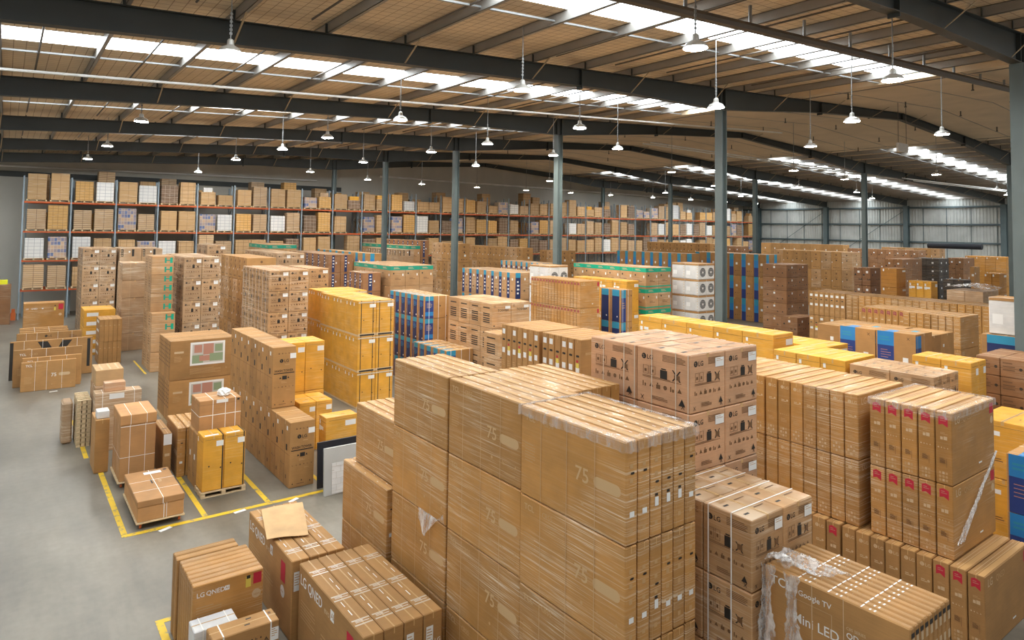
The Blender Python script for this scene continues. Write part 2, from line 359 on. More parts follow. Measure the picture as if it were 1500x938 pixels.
def art(style, dx, dy, dz, var=0):
    """the carton of a style at its real size"""
    P, D, W, K, B = 'print_pale', 'print_pale_dim', 'print_white', 'print_black', 'print_brown'
    if style == 'tcl':
        c = Carton(dx, dy, dz, 'kraft_wrapped', 'y')
        P = 'print_soft'
        c.txt('s', 'TCL', .05, .86, .075, P); c.txt('s', 'C', .24, .86, .07, D); c.txt('s', '855', .27, .86, .07, D)
        c.txt('s', '75', .56, .44, .17, P); c.pill('s', .73, .44, .42, .13, P)
        c.lines('s', .05, .6, .16, 7, .035, D, .3); c.icons('s', .62, .92, .2, 3, .05, D); c.lines('s', .8, .12, .95, 1, .03, D)
        for u in (.22, .48, .74): c.q('s', u, 0, u + .005, 1, P)
        for v in (.12, .3, .45, .6, .74): c.qm('e', .32, v, .05, .05, D)
        if var == 0: c.qm('e', .3, .27, .075, .06, 'label_white')
        else: c.qm('e', .34, .3, .06, .1, 'label_white'); c.qm('e', .34, .4, .05, .03, K)
        c.pill('e', .38, .53 if var else .68, .06, .025, K); c.q('e', .12, .02, .14, .24, D); c.q('e', .86, .02, .88, .24, D)
        c.q('t', .06, .0, .44, 1, 'top_strip'); c.lines('t', .2, .8, .27, 3, .5, W, .1); c.lines('t', .7, .7, .75, 3, .5, W, .1)
    elif style in ('washpink', 'washer', 'lgbox', 'lgflat'):
        body = {'washpink': 'kraft_pink', 'washer': 'kraft_light_wrap', 'lgbox': 'kraft_grey', 'lgflat': 'kraft_light_wrap'}[style]
        c = Carton(dx, dy, dz, body, 'y')
        for f in 'se':
            w_, h = c.size(f)
            c.logo(f, .1, .8, min(.07, w_ * .09), K, body)
            c.lines(f, .5, .92, .92, 5, h * .024, B, .4)
            c.lines(f, .12, .5, .85, 2, h * .02, B, .4)
            c.qm(f, .46, .5, w_ * .13, h * .15, K); c.qm(f, .48, .66, w_ * .09, h * .02, K)
            c.cross(f, .68, .5, w_ * .16, K); c.qm(f, .72, .53, w_ * .1, h * .08, B)
            for (a, b) in ((.13, .5), (.26, .5)): c.q(f, a, .53, a + .1, .535, B); c.q(f, a, .68, a + .1, .685, B); c.q(f, a, .53, a + .008, .685, B); c.q(f, a + .1, .53, a + .108, .685, B); c.qm(f, a + .03, .57, w_ * .04, h * .05, B)
            c.icons(f, .12, .78, .3, 6, w_ * .075, B)
            c.cross(f, .08, .05, w_ * .07, K); c.cross(f, .84, .05, w_ * .07, K); c.lines(f, .3, .16, .6, 3, h * .025, B, .4)
            if style in ('washpink', 'lgbox', 'washer'): c.tri(f, .86, .14, w_ * .07, K)
        if style != 'lgflat': c.q('e', .7, .74, .95, .9, 'label_white'); c.lines('e', .73, .88, .92, 4, dz * .03, 'print_pale_dim', .3)
        for a, b in ((.2, .3), (.62, .7)): c.q('t', .12, a, .26, a + .05, K); c.q('t', .55, b, .85, b + .03, B)
        c.lines('t', .15, .85, .45, 4, dy * .03, D, .4)
        if style == 'washer':
            for u in (.12, .6): c.strap(u, faces='st')
        if style == 'washpink':
            for u in (.3, .75): c.strap(u, faces='st', m='tape_clear')
            c.strap(.97, faces='st', m='tape_clear')
    elif style in ('tvslim', 'tvbase', 'tvred', 'tvred2', 'tvdash', 'tvmaroon'):
        c = Carton(dx, dy, dz, 'kraft_wrapped' if style != 'tvbase' else 'kraft', 'x')
        if style in ('tvslim',) or (style == 'tvbase' and var == 0):
            c.logo('s', .25, .86, .055, P, 'kraft_wrapped'); c.lines('s', .3, .68, .72, 2, .028, P, .5); c.disc('s', .8, .67, .022, P, 8)
            c.icons('s', .2, .7, .42, 4, .022, D); c.lines('s', .25, .36, .75, 3, .028, D, .4)
            for i in range(3):
                for j in range(3): c.qm('s', .2 + .2 * i, .06 + .055 * j, .038, .045, P if (i + j) % 2 else D)
        elif style in ('tvred', 'tvred2') or style == 'tvbase':
            rm = 'print_red' if style != 'tvred2' else 'print_maroon'
            w_, h = c.size('s')
            c.pts('s', [(.2 * w_, .82 * h), (.45 * w_, .84 * h), (.76 * w_, .8 * h), (.76 * w_, .93 * h), (.45 * w_, .955 * h), (.2 * w_, .935 * h)], rm)
            c.lines('s', .3, .915, .65, 2, .03, 'pic_red', .35); c.lines('s', .3, .72, .75, 2, .02, D, .4); c.qm('s', .3, .62, .04, .05, P); c.qm('s', .5, .62, .055, .06, P)
            c.icons('s', .14, .7, .5, 4, .022, P); c.lines('s', .25, .36, .6, 5, .018, B, .5); c.q('s', .66, .24, .68, .36, B)
            for i in range(3):
                for j in range(3): c.qm('s', .2 + .19 * i, .04 + .05 * j, .036, .042, P if (i * j + i) % 2 else D)
        elif style == 'tvdash':
            for v in (.3, .5, .62, .75, .87): c.q('s', .22, v, .8, v + .018, P)
            c.qm('s', .35, .1, .06, .09, D)
        else:
            c.q('s', .2, .86, .8, .95, 'print_maroon'); c.q('s', .3, .25, .7, .3, D); c.q('s', .3, .5, .7, .53, D)
        c.txt('e', 'LG', .06, .84, .13, P); 
        if style in ('tvred', 'tvbase', 'tvmaroon'):
            c.txt('e', 'QNED', .24, .84, .1, D); c.q('e', .88, .8, .97, .95, 'print_red')
            c.disc('e', .93, .7, .07, P)
        c.lines('e', .6, .16, .72, 1, .06, W)
        c.q('t', .0, .06, 1, .4, 'top_strip'); c.q('t', .05, .7, .95, .73, P)
    elif style == 'mini':
        c = Carton(dx, dy, dz, 'kraft', 'y')
        c.txt('s', 'TCL', .05, .82, .1, W); c.txt('s', 'Google TV', .26, .82, .06, W); c.txt('s', 'Mini LED', .22, .5, .105, W, .95); c.txt('s', 'QD-Mini LED', .6, .6, .06, W)
        c.txt('s', 'C85 SERIES', .6, .69, .03, P)
        c.q('s', .18, .76, .5, .763, P); c.q('s', .5, .3, .503, .763, P); c.lines('s', .62, .4, .85, 5, .04, D, .3)
        for u in (.36, .58): c.q('s', u, 0, u + .006, 1, P)
        for v in (.14, .36, .58): c.lines('t', .25, v + .12, .7, 2, .045, W, .4); c.q('t', .05, v + .16, .95, v + .17, 'strap_white')
        for v in (.15, .45, .6, .8): c.qm('e', .3, v, .055, .09, P)
        c.q('e', .1, .9, .9, .95, K); c.q('e', .2, .3, .75, .38, 'label_white')
    elif style in ('qned', 'qnedb'):
        c = Carton(dx, dy, dz, 'kraft', 'y')
        c.txt('s', 'LG', .03, .78, .16, W, .95); c.txt('s', 'QNED', .165, .78, .16, W, .92); c.txt('s', 'evo', .44, .78, .1, P); c.qm('s', .54, .78, .13, .16, W)
        c.txt('s', 'AI', .549, .81, .085, 'kraft')
        c.q('s', .78, .62, .87, .88, 'print_red'); c.disc('s', .825, .5, .1, W, 20); c.txt('s', 'NEW', .79, .48, .035, 'kraft')
        c.lines('s', .05, .6, .3, 6, .05, D, .35); c.lines('s', .4, .5, .62, 3, .06, D, .3)
        for v in (.12, .42, .78): c.q('t', .05, v, .95, v + .012, 'tape_clear'); c.q('t', .05, v + .05, .95, v + .062, 'tape_clear'); c.lines('t', .18, v + .045, .85, 2, .03, W, .3)
        c.lines('t', .28, .4, .33, 2, .25, W, .6); c.lines('t', .7, .7, .74, 2, .25, W, .6)
        c.q('e', .12, .62, .5, .86, 'label_white'); c.lines('e', .16, .83, .45, 5, .04, D, .35); c.txt('e', 'LG', .58, .66, .06, W)
        c.qm('e', .62, .5, .06, .06, K); c.q('r', .05, .7, .3, .74, D)
    elif style == 'tower':
        c = Carton(dx, dy, dz, 'kraft', 'x')
        c.icons('e', .24, .66, .88, 4, .04, B); c.logo('e', .3, .745, .085, K, 'kraft'); c.lines('e', .52, .71, .78, 1, .03, D)
        c.txt('e', 'WASH TOWER', .08, .588, .066, K, .86); c.q('e', .06, .558, .94, .572, K)
        c.qm('e', .42, .46, .13, .1, K); c.tri('e', .34, .485, .035, K); c.tri('e', .68, .485, .035, K); c.lines('e', .38, .43, .62, 2, .03, D, .4)
        c.icons('e', .1, .86, .33, 6, .035, B); c.lines('e', .6, .29, .9, 1, .02, D)
        c.tri('e', .5, .1, .025, K); c.tri('e', .14, .06, .025, K); c.tri('e', .84, .07, .025, K); c.lines('e', .3, .06, .72, 1, .03, B, .5)
        c.q('e', .74, .8, 1.0, .885, 'label_white')
        c.q('s', .47, 0, .49, 1, 'seam'); c.q('s', 0, .5, 1, .504, 'seam'); c.qm('s', .62, .55, .1, .16, K); c.qm('s', .18, .75, .08, .1, K); c.qm('s', .62, .12, .08, .1, B)
        c.qm('s', .66, .86, .1, .11, 'label_white'); c.icons('s', .1, .4, .3, 3, .04, K)
        c.q('t', .02, .25, .98, .27, 'tape')
    elif style in ('orange', 'orangeb', 'orangec', 'orangebrown'):
        body = 'amber_board' if style == 'orangebrown' else 'orange_board'
        c = Carton(dx, dy, dz, body, 'x' if style != 'orangec' else 'y')
        n = 3 if style == 'orange' else 1
        for i in range(n): c.qm('s', .12 + .8 * i / n, .84, .07, .12, 'label_white')
        if style in ('orange', 'orangec'):
            c.strap(.16 if style == 'orange' else .93, 'strap_black', .03, 'et')
            if style == 'orange': c.strap(.82, 'strap_black', .03, 'et'); c.q('e', .0, .0, 1, .075, 'print_pale'); c.q('e', .1, .008, .9, .05, K); c.q('s', 0, 0, 1, .05, 'print_pale'); c.q('e', 0, .93, 1, .97, 'tape_clear')
        c.q('e', .62, .8, .96, .9, 'label_white'); c.q('e', .1, .93, .9, .935, 'print_brown'); c.q('s', .02, .9, .98, .905, 'print_brown')
        c.q('t', .3, .1, .7, .2, 'pale_board'); c.disc('e', .3, .45, .02, K, 8); c.disc('e', .85, .4, .02, K, 8); c.qm('t', .55, .3, .1, .03, B)
        if style == 'orangeb': c.lines('s', .1, .35, .5, 2, .05, 'print_brown', .4); c.qm('s', .08, .72, .12, .14, 'label_white'); c.qm('s', .26, .74, .2, .1, 'label_white')
        if style == 'orangebrown':
            for v in (.2, .4, .6, .8): c.q('s', 0, v, 1, v + .008, 'seam')
        if style == 'orangec': c.q('t', .1, .05, .75, .2, 'label_white'); c.q('s', 0, .0, 1, .01, 'seam')
    elif style == 'display':
        c = Carton(dx, dy, dz, 'kraft', 'x')
        c.q('e', .3, .34, .84, .93, 'print_white'); c.q('e', .33, .39, .81, .88, 'pic_grey')
        for i, (a, b, e, d_) in enumerate(((.33, .39, .5, .6), (.5, .6, .66, .88), (.6, .42, .81, .62), (.36, .66, .48, .86), (.68, .66, .8, .85), (.44, .44, .6, .58))): c.q('e', a, b, e, d_, 'pic_red' if i % 2 else 'pic_green')
        c.lines('e', .3, .26, .78, 5, .04, D, .35); c.lines('e', .06, .6, .18, 4, .05, D, .35); c.q('e', .06, .68, .2, .73, P); c.icons('e', .86, .95, .2, 2, .05, D)
        c.lines('s', .2, .9, .8, 6, .14, B, .3)
    elif style in ('bluestripe', 'stripe', 'stripe2', 'darktape'):
        c = Carton(dx, dy, dz, {'bluestripe': 'kraft', 'stripe': 'kraft_dark', 'stripe2': 'kraft_light_wrap', 'darktape': 'kraft_grey'}[style], 'x')
        for f in 'se':
            a, b = (.08, .42)
            if style == 'bluestripe': c.q(f, a, .72, b, 1, 'teal_blue'); c.q(f, a, .0, b, .72, 'deep_blue'); c.q(f, a, .4, b, .72, 'blue'); c.q(f, .6, .5, .76, .6, 'label_white'); c.icons(f, .55, .85, .2, 3, .07, K)
            elif style == 'stripe2': c.q(f, a, .82, b, 1, 'teal_blue'); c.q(f, a, .04, b, .82, 'navy_print'); c.lines(f, a + .1, .7, b - .08, 4, dz * .14, W, .45); c.icons(f, .62, .66, .3, 2, .1, K); c.qm(f, .68, .72, .1, .12, 'label_white')
            elif style == 'stripe': c.q(f, .3, .05, .52, .95, 'navy_print'); c.qm(f, .6, .5, .08, .1, 'label_white'); c.lines(f, .36, .85, .48, 4, dz * .16, W, .4)
            else: c.q(f, .05, .62, .16, .96, K); c.q(f, .55, .62, .66, .96, K); c.qm(f, .4, .8, .09, .1, 'label_white'); c.lines(f, .06, .9, .14, 3, dz * .1, P, .4)
        c.q('t', .1, 0, .3, 1, 'tape_clear')
    elif style == 'bluebox':
        c = Carton(dx, dy, dz, 'kraft', 'x')
        c.q('s', .12, .8, .72, 1, 'teal_blue'); c.q('s', .12, .55, .72, .8, 'deep_blue'); c.q('s', .12, 0, .72, .55, 'navy_print'); c.disc('s', .6, .12, .035, W, 8); c.lines('s', .2, .72, .6, 4, .06, 'teal_blue', .3)
        c.q('e', .0, .0, .34, 1, 'deep_blue'); c.q('e', .0, .8, .34, 1, 'teal_blue'); c.q('e', .0, .12, .34, .3, 'blue'); c.lines('e', .06, .7, .28, 4, .06, 'print_pale', .3)
        for u in (.16, .55, .86): c.strap(u, 'strap_white', .022, 'et')
        c.tri('e', .9, .08, .04, K); c.disc('e', .62, .55, .03, K, 8); c.q('t', .02, .1, .98, .4, 'pale_board'); c.q('t', .02, .5, .4, .8, 'teal_blue')
    elif style in ('greentop', 'greenband', 'greenh'):
        c = Carton(dx, dy, dz, 'kraft_light_wrap', 'x')
        if style == 'greenh':
            for v in (.62, .12): c.q('e', .58, v, .66, v + .3, 'green_print'); c.q('e', .82, v, .94, v + .3, 'green_dark'); c.q('e', .66, v + .12, .82, v + .18, 'green_print')
            c.lines('s', .3, .8, .7, 4, .12, B, .3); c.q('e', 0, .49, 1, .5, 'seam')
        else:
            for f in 'se':
                if style == 'greentop' and not var: c.disc(f, .2, .62, .045, K, 8); c.qm(f, .8, .5, .07, .12, 'label_white'); c.lines(f, .3, .4, .7, 2, .06, B, .4); continue
                c.q(f, 0, .78, 1, .98, 'green_dark' if style == 'greenband' else 'green_print'); c.lines(f, .2, .92, .6, 2, dz * .05, 'print_pale', .4)
                if style == 'greenband': c.q(f, 0, .06, 1, .12, 'green_dark')
                c.disc(f, .2, .62, .045, K, 8); c.qm(f, .8, .5, .07, .12, 'label_white'); c.lines(f, .3, .4, .7, 2, .06, B, .4)
    elif style == 'toshiba':
        c = Carton(dx, dy, dz, 'kraft_light_wrap', 'y')
        c.txt('e', 'TOSHIBA', .28, .66, .095, K); c.q('e', .12, .46, .95, .465, B); c.q('e', .3, .05, .304, .9, B); c.lines('e', .06, .9, .2, 2, .05, B, .4); c.q('e', .68, .76, .95, .87, 'label_white')
        c.qm('e', .06, .08, .07, .04, K); c.qm('e', .86, .08, .07, .04, K)
        for v in (.2, .28, .36, .46, .54, .78): c.q('s', .22, v, .78, v + .045, K)
    elif style == 'handle':
        c = Carton(dx, dy, dz, 'kraft', 'x')
        c.pill('s', .25, .66, min(.1, dy * .5), .045, K)
        c.qm('s', .22, .8 if var == 0 else .36, dy * .55, .12, 'label_white')
        if var == 1: c.qm('s', .25, .46, dy * .45, .1, 'yellow_label'); c.qm('s', .3, .56, dy * .3, .05, 'print_red')
        else: c.qm('s', .22, .4, dy * .55, .12, 'label_white')
        c.lines('s', .2, .24, .8, 3, .05, D, .35); c.q('e', .1, .7, .5, .75, D); c.q('t', .05, .15, .95, .2, 'pale_board')
    elif style == 'condenser':
        c = Carton(dx, dy, dz - .1, 'white_board', None, .02)
        z = dz
        c.q('t', 0, 0, 1, 1, 'kraft')
        c.disc('e', .55, .5, min(dx, dz) * .36, 'grey_grille', 24); 
        for i in range(5): c.q('e', .2, .2 + .12 * i, .86, .212 + .12 * i, 'white_board')
        c.disc('e', .55, .5, min(dx, dz) * .09, 'white_board', 12)
        for v in (.1, .3, .5, .7, .85): c.q('s', .9, v, .96, v + .06, 'print_pale'); 
        c.q('s', .1, .3, .4, .6, 'label_white')
        bbox(c.bm, -dx / 2, -dy / 2, dz - .098, dx / 2, dy / 2, dz, .006, c.mi('kraft'))
    elif style == 'navy':
        c = Carton(dx, dy, dz, 'kraft', 'x')
        c.q('s', .12, 0, .8, .8, 'navy_print'); c.q('s', .12, .8, .8, 1, 'teal_blue'); c.disc('s', .6, .16, .035, W, 8)
        c.q('e', 0, 0, .4, .75, 'deep_blue'); c.q('e', 0, .75, .4, 1, 'teal_blue'); c.icons('e', .55, .8, .78, 2, .1, B); c.lines('e', .06, .6, .3, 3, .1, D, .3)
        for u in (.12, .6): c.strap(u, 'strap_white', .02, 'et')
    elif style == 'banner':
        c = Carton(dx, dy, dz, 'kraft', 'y')
        c.q('s', .04, .62, .46, 1, 'blue'); c.q('s', .04, 0, .46, .62, 'deep_blue'); c.lines('s', .12, .5, .38, 4, .08, 'pic_red', .2); c.lines('s', .1, .86, .36, 2, .09, 'teal_blue', .5)
        c.qm('s', .68, .2, .16, .17, 'label_white'); c.cross('s', .78, .82, .09, K)
        c.q('e', 0, .1, .32, .95, 'deep_blue'); c.q('e', 0, .62, .32, .95, 'blue'); c.q('t', .0, .55, .4, .8, 'blue'); c.q('t', .5, .2, .8, .35, 'teal_blue')
        for u in (.1, .5): c.strap(u, 'tape_clear', .02, 'et')
    elif style == 'fridge':
        c = Carton(dx, dy, dz, 'kraft_light_wrap' if var else 'kraft', 'x')
        for f in 'se': c.disc(f, .5, .82, .07, B, 12); c.lines(f, .3, .66, .7, 2, .05, B, .4); c.qm(f, .46, .5, .1, .1, K); c.icons(f, .25, .7, .12, 4, .07, K)
        c.qm('s', .06, .4, .06, .1, 'label_white'); c.qm('e', .5, .3, .16, .16, 'label_white'); c.q('s', .33, 0, .335, 1, P); c.q('s', .7, 0, .705, 1, P)
    elif style == 'brown':
        c = Carton(dx, dy, dz, 'kraft_dark', 'x')
        for f in 'se': c.disc(f, .2, .6, .05, K, 8); c.icons(f, .6, .8, .3, 2, .1, K); c.qm(f, .45, .7, .12, .12, 'label_white'); c.lines(f, .1, .15, .8, 1, .05, B)
    elif style == 'black':
        c = Carton(dx, dy, dz, 'black_board', 'x')
        for f in 'se': c.qm(f, .42, .35, .13, .13, 'label_white'); c.q(f, .05, .9, .95, .92, 'print_brown')
    elif style == 'flat':
        c = Carton(dx, dy, dz, 'kraft_dark', 'y')
        for f in 'se': c.lines(f, .1, .8, .6, 3, .09, B, .4); c.disc(f, .84, .5, .04, K, 8); c.q(f, .0, .48, 1, .5, 'seam')
        c.q('e', .05, .2, .5, .8, 'label_white')
    elif style == 'plainw':
        c = Carton(dx, dy, dz, 'kraft_grey', 'y'); c.q('e', .3, .02, .31, .98, P)
    else:
        c = Carton(dx, dy, dz, 'kraft', 'y'); c.qm('e', .15, .6, min(.12, dx * .3), .1, 'label_white'); c.lines('e', .2, .25, .6, 2, .05, D, .4); c.qm('s', .4, .5, .12, .14, 'label_white'); c.lines('s', .2, .25, .6, 2, .05, B, .4)
    return c

KIND = {'tcl': ('television_carton', 'slim wrapped TV carton'), 'tvred': ('television_carton', 'red badged TV carton'), 'tvred2': ('television_carton', 'maroon marked TV carton'),
        'tvslim': ('television_carton', 'slim logo TV carton'), 'tvbase': ('television_carton', 'unwrapped slim TV carton'), 'mini': ('television_carton', 'flat brown TV carton'),
        'qned': ('television_carton', 'large brown TV carton'), 'qnedb': ('television_carton', 'large brown TV carton'), 'tvdash': ('monitor_carton', 'slim kraft screen carton'),
        'tvmaroon': ('screen_carton', 'maroon topped screen carton'), 'handle': ('panel_carton', 'slim label dotted carton'), 'display': ('display_carton', 'picture fronted screen carton'),
        'washpink': ('washing_machine_carton', 'pinkish washer carton'), 'washer': ('washing_machine_carton', 'strapped washer carton'), 'lgbox': ('appliance_carton', 'wrapped appliance carton'),
        'lgflat': ('appliance_carton', 'brown appliance carton'), 'tower': ('laundry_tower_carton', 'tall printed laundry carton'), 'orange': ('refrigerator_carton', 'black strapped orange carton'),
        'orangeb': ('freezer_carton', 'orange board carton'), 'orangec': ('refrigerator_carton', 'tall orange carton'), 'orangebrown': ('freezer_carton', 'amber board carton'),
        'bluestripe': ('cooler_carton', 'blue striped carton'), 'stripe': ('heater_carton', 'dark striped brown carton'), 'stripe2': ('cooler_carton', 'navy striped carton'),
        'darktape': ('heater_carton', 'black taped carton'), 'bluebox': ('air_conditioner_carton', 'blue printed carton'), 'greentop': ('dishwasher_carton', 'green taped brown carton'),
        'greenband': ('dishwasher_carton', 'green banded carton'), 'greenh': ('dishwasher_carton', 'green marked carton'), 'toshiba': ('microwave_carton', 'black lettered carton'),
        'condenser': ('air_conditioner_unit', 'white fan unit'), 'navy': ('air_conditioner_carton', 'navy printed carton'), 'banner': ('oven_carton', 'blue bannered carton'),
        'fridge': ('fridge_carton', 'tall brown carton'), 'brown': ('storage_carton', 'dark brown carton'), 'black': ('black_carton', 'black carton'), 'flat': ('flat_pack_carton', 'flat brown carton'),
        'plain': ('cardboard_carton', 'plain kraft carton'), 'plainw': ('cardboard_carton', 'film wrapped carton')}
PROTO = {}
def proto(style, cx, cy, cz, var=0):
    key = (style, round(cx, 3), round(cy, 3), round(cz, 3), var)
    if key not in PROTO: PROTO[key] = art(style, cx, cy, cz, var).done(KIND[style][0])
    return PROTO[key]
def stack(x, y, dx, dy, z, z0, nx, ny, nz, style, phrase):
    """a block of cartons: every carton its own object; var picks small differences of labels"""
    name, desc = KIND[style]
    cx, cy, cz = dx / nx, dy / ny, (z - z0) / nz
    g = .018 if style[:2] in ('tc', 'tv', 'mi') else .013
    for k in range(nz):
        tier = 'top' if k == nz - 1 else ('bottom' if k == 0 else nth(nz - 1 - k))
        for j in range(ny):
            for i in range(nx):
                var = 0
                if style in ('tcl', 'handle', 'fridge'): var = 1 if random.random() < .35 else 0
                if style == 'greentop': var = 1 if k == nz - 1 else 0
                if style == 'tvbase': var = 1 if (j in (0, 1, 2) and 'red' in phrase) or (j == 0) else 0
                me = proto(style, cx - g, cy - g, cz - .012, var)
                lab = (desc if style != 'greentop' or var else 'wrapped brown carton') + ((', %s tier' % tier) if nz > 1 else '') + ((', %s back' % nth(j)) if ny > 1 else '') + ((', %s across' % nth(i)) if nx > 1 else '') + ', ' + phrase
                put(name, me, (x + cx * (i + .5) + random.uniform(-.002, .002), y + cy * (j + .5) + random.uniform(-.002, .002), z0 + cz * k + .001), random.uniform(-.0012, .0012), None,
                    label=lab, category='air conditioner' if style == 'condenser' else 'carton', group=desc + 's, ' + phrase)

# ------------------------------------------------------------------ the hall
XL, XR, YN, YF = -10.0, 92.0, -4.0, 60.0
RIDGE = 41.0
def roof_z(x): return 11.55 + .0506 * (x if x <= RIDGE else 2 * RIDGE - x)        # top of the rafters
def soffit(x):                                                                    # underside of the rafters
    x = x if x <= RIDGE else 2 * RIDGE - x
    p = [(-12, 10.2), (0, 10.9), (7, 11.33), (17, 11.8), (24.1, 11.87), (32, 12.65), (41, 13.25)]
    for (a, b), (c, d) in zip(p, p[1:]):
        if x <= c: return b + (d - b) * (x - a) / (c - a)
    return 13.25
FRAMES = [6.65 + 10.1 * k for k in range(6)]
bm = bmesh.new(); box(bm, XL - 2, YN - 2, -.2, XR + .3, YF + .3, 0); struct('floor', bm, 'concrete_floor')
bm = bmesh.new(); box(bm, XL - 2, YF, 0, XR + .3, YF + .25, 11.6); struct('wall_back', bm, 'concrete_wall')
bm = bmesh.new(); box(bm, XL - 2, YF + .02, 11.6, XR + .3, YF + .2, 13.9); struct('wall_back_upper', bm, 'concrete_wall')
bm = bmesh.new(); box(bm, XL - 2, YF - .12, 10.05, 26, YF, 10.45); struct('trim_shadow_strip', bm, 'rafter_paint')  # dark strip added to imitate the shadow stripe high on the wall
# right wall: ribbed sheet, posts and girts
bm = bmesh.new()
yy, prof = YN, []
while yy < YF:
    prof += [(yy, 0), (yy + .17, 0), (yy + .21, .05), (yy + .29, .05)]; yy += .33
va = [bm.verts.new((XR + d, a, 0)) for a, d in prof]; vb = [bm.verts.new((XR + d, a, 11.7)) for a, d in prof]
for i in range(len(prof) - 1): bm.faces.new((va[i + 1], va[i], vb[i], vb[i + 1]))
struct('wall_right', bm, 'metal_wall')
bm = bmesh.new(); box(bm, XR + .06, YN, 0, XR + .1, YF, 11.7); struct('wall_right_backing', bm, 'metal_wall')
for z in (1.9, 3.8, 5.82, 8.0, 10.1):
    bm = bmesh.new(); box(bm, XR - .2, YN, z - .1, XR - .01, YF, z - .07); box(bm, XR - .2, YN, z - .1, XR - .17, YF, z + .12); struct('trim_girt', bm, 'girt_paint')
for k in range(2):
    for s in (0, 1):
        y0 = FRAMES[4 - k] + (0 if s else 10.1); y1 = FRAMES[4 - k] + (10.1 if s else 0)
        bm = bmesh.new(); tube(bm, (XR - .08, y0, 3), (XR - .08, y1, 10), .03, 6); struct('trim_wall_brace', bm, 'girt_paint')
        break
yy = YN + 1.3
while yy < YF:
    bm = bmesh.new(); box(bm, XR - .06, yy, 3.8, XR - .01, yy + .06, 10.1); struct('trim_girt_strut', bm, 'girt_paint'); yy += 2.525
def hcol(name, x, y, h, s=.34, paint='column_paint'):
    bm = bmesh.new(); a = s / 2; t = .02
    box(bm, x - a, y - a, 0, x - a + t, y + a, h); box(bm, x + a - t, y - a, 0, x + a, y + a, h); box(bm, x - a + t, y - t / 2, 0, x + a - t, y + t / 2, h)
    box(bm, x - a - .06, y - a - .06, 0, x + a + .06, y + a + .06, .03)
    return struct(name, bm, paint)
for y in FRAMES:
    hcol('column', 24.1, y, soffit(24.1)); hcol('column', 58.6, y, soffit(58.6)); hcol('column', XR - .4, y, soffit(XR - .4), .55, 'girt_paint')
bm = bmesh.new(); tube(bm, (24.05, 6.65 - .22, 1.0), (24.05, 6.65 - .22, 11.8), .035, 8); struct('trim_conduit', bm, 'pipe_white')
PURLINS = [2.0 + 2.36 * k for k in range(-5, 39)]
# rafters: haunched I-beams with fly braces and splice plates
def rafter(y):
    bm = bmesh.new(); xs = [-12, -6, 0, 7, 12, 17, 24.1, 28, 32, 36.5, 41, 45.5, 50, 54, 57.9, 65, 70, 75, 82, 88, 91.9]
    for a, b in zip(xs, xs[1:]):
        for (w_, lo, hi) in ((.012, 0, 0), (.14, 1, 0), (.14, 0, 1)):
            pa, pb = soffit(a), soffit(b); qa, qb = roof_z(a), roof_z(b)
            if lo: qa, qb = pa + .022, pb + .022
            if hi: pa, pb = qa - .022, qb - .022
            v = [bm.verts.new(p) for p in ((a, y - w_, pa), (b, y - w_, pb), (b, y + w_, pb), (a, y + w_, pa), (a, y - w_, qa), (b, y - w_, qb), (b, y + w_, qb), (a, y + w_, qa))]
            for q in ((3, 2, 1, 0), (4, 5, 6, 7), (0, 1, 5, 4), (1, 2, 6, 5), (2, 3, 7, 6), (3, 0, 4, 7)): bm.faces.new([v[i] for i in q])
    for x in (16, 24.1 - .17, 24.1 + .17, 32.1, 41, 50, 58.6, 66.5): box(bm, x - .02, y - .13, soffit(x) - (.1 if x in (16, 32.1, 50, 66.5) else 0), x + .02, y + .13, roof_z(x) - .02)
    for x in PURLINS:
        if XL < x < 30.5 or 51.5 < x < XR: box(bm, x - .07, y - .15, roof_z(x) - .01, x - .01, y - .13, roof_z(x) + .24)
    r = struct('rafter', bm, 'rafter_paint')
    return r
for fi, y in enumerate(FRAMES):
    r = rafter(y)
    for i, x in enumerate(PURLINS):
        if i % 2 or not XL < x < XR - 2 or 44 < x < 48: continue
        bm = bmesh.new(); zt = roof_z(x) + .05
        bar(bm, (x, y - .06, soffit(x) + .03), (x + .05, y - .95, zt), .045, .02)
        obj('fly_brace', bm, 'brace_paint', r)
for x in PURLINS:
    if x > XR or 30.5 < x < 51.5: continue
    z = roof_z(x); bm = bmesh.new()
    box(bm, x - .006, YN, z, x + .006, YF, z + .28); box(bm, x - .006, YN, z, x + .09, YF, z + .012); box(bm, x - .006, YN, z + .268, x + .09, YF, z + .28); box(bm, x + .08, YN, z, x + .09, YF, z + .035)
    struct('trim_purlin', bm, 'purlin_steel')
SKY_Y = [FRAMES[0] + 10.1 * k + 5.05 for k in range(-1, 6)]
def slab(name, x0, x1, y0, y1, dz, th, m, n=1):
    bm = bmesh.new(); v = [bm.verts.new((x, yy, roof_z(x) + dz + t)) for t in (0, th) for x, yy in ((x0, y0), (x1, y0), (x1, y1), (x0, y1))]
    for q in ((3, 2, 1, 0), (4, 5, 6, 7), (0, 1, 5, 4), (1, 2, 6, 5), (2, 3, 7, 6), (3, 0, 4, 7)): bm.faces.new([v[i] for i in q])
    return struct(name, bm, m)
nwin = 0
for x0, x1 in ((XL - 2, 30.6), (51.4, XR + .3)):
    edges = [YN]
    for s in SKY_Y:
        if s + .9 > YF or s - .9 < YN: continue
        slab('ceiling', x0, x1, edges[-1], s - .75, .285, .06, 'ceiling_foil'); edges.append(s + .75)
        nwin += 1; slab('window_%d' % nwin, x0, x1, s - .75, s + .75, .29, .04, 'skylight_sheet')
    slab('ceiling', x0, x1, edges[-1], YF + .3, .285, .06, 'ceiling_foil')
slab('ceiling_lining', 29.6, 41, YN, YF, .02, .25, 'lining_sheet'); slab('ceiling_lining', 41, 52.4, YN, YF, .02, .25, 'lining_sheet')
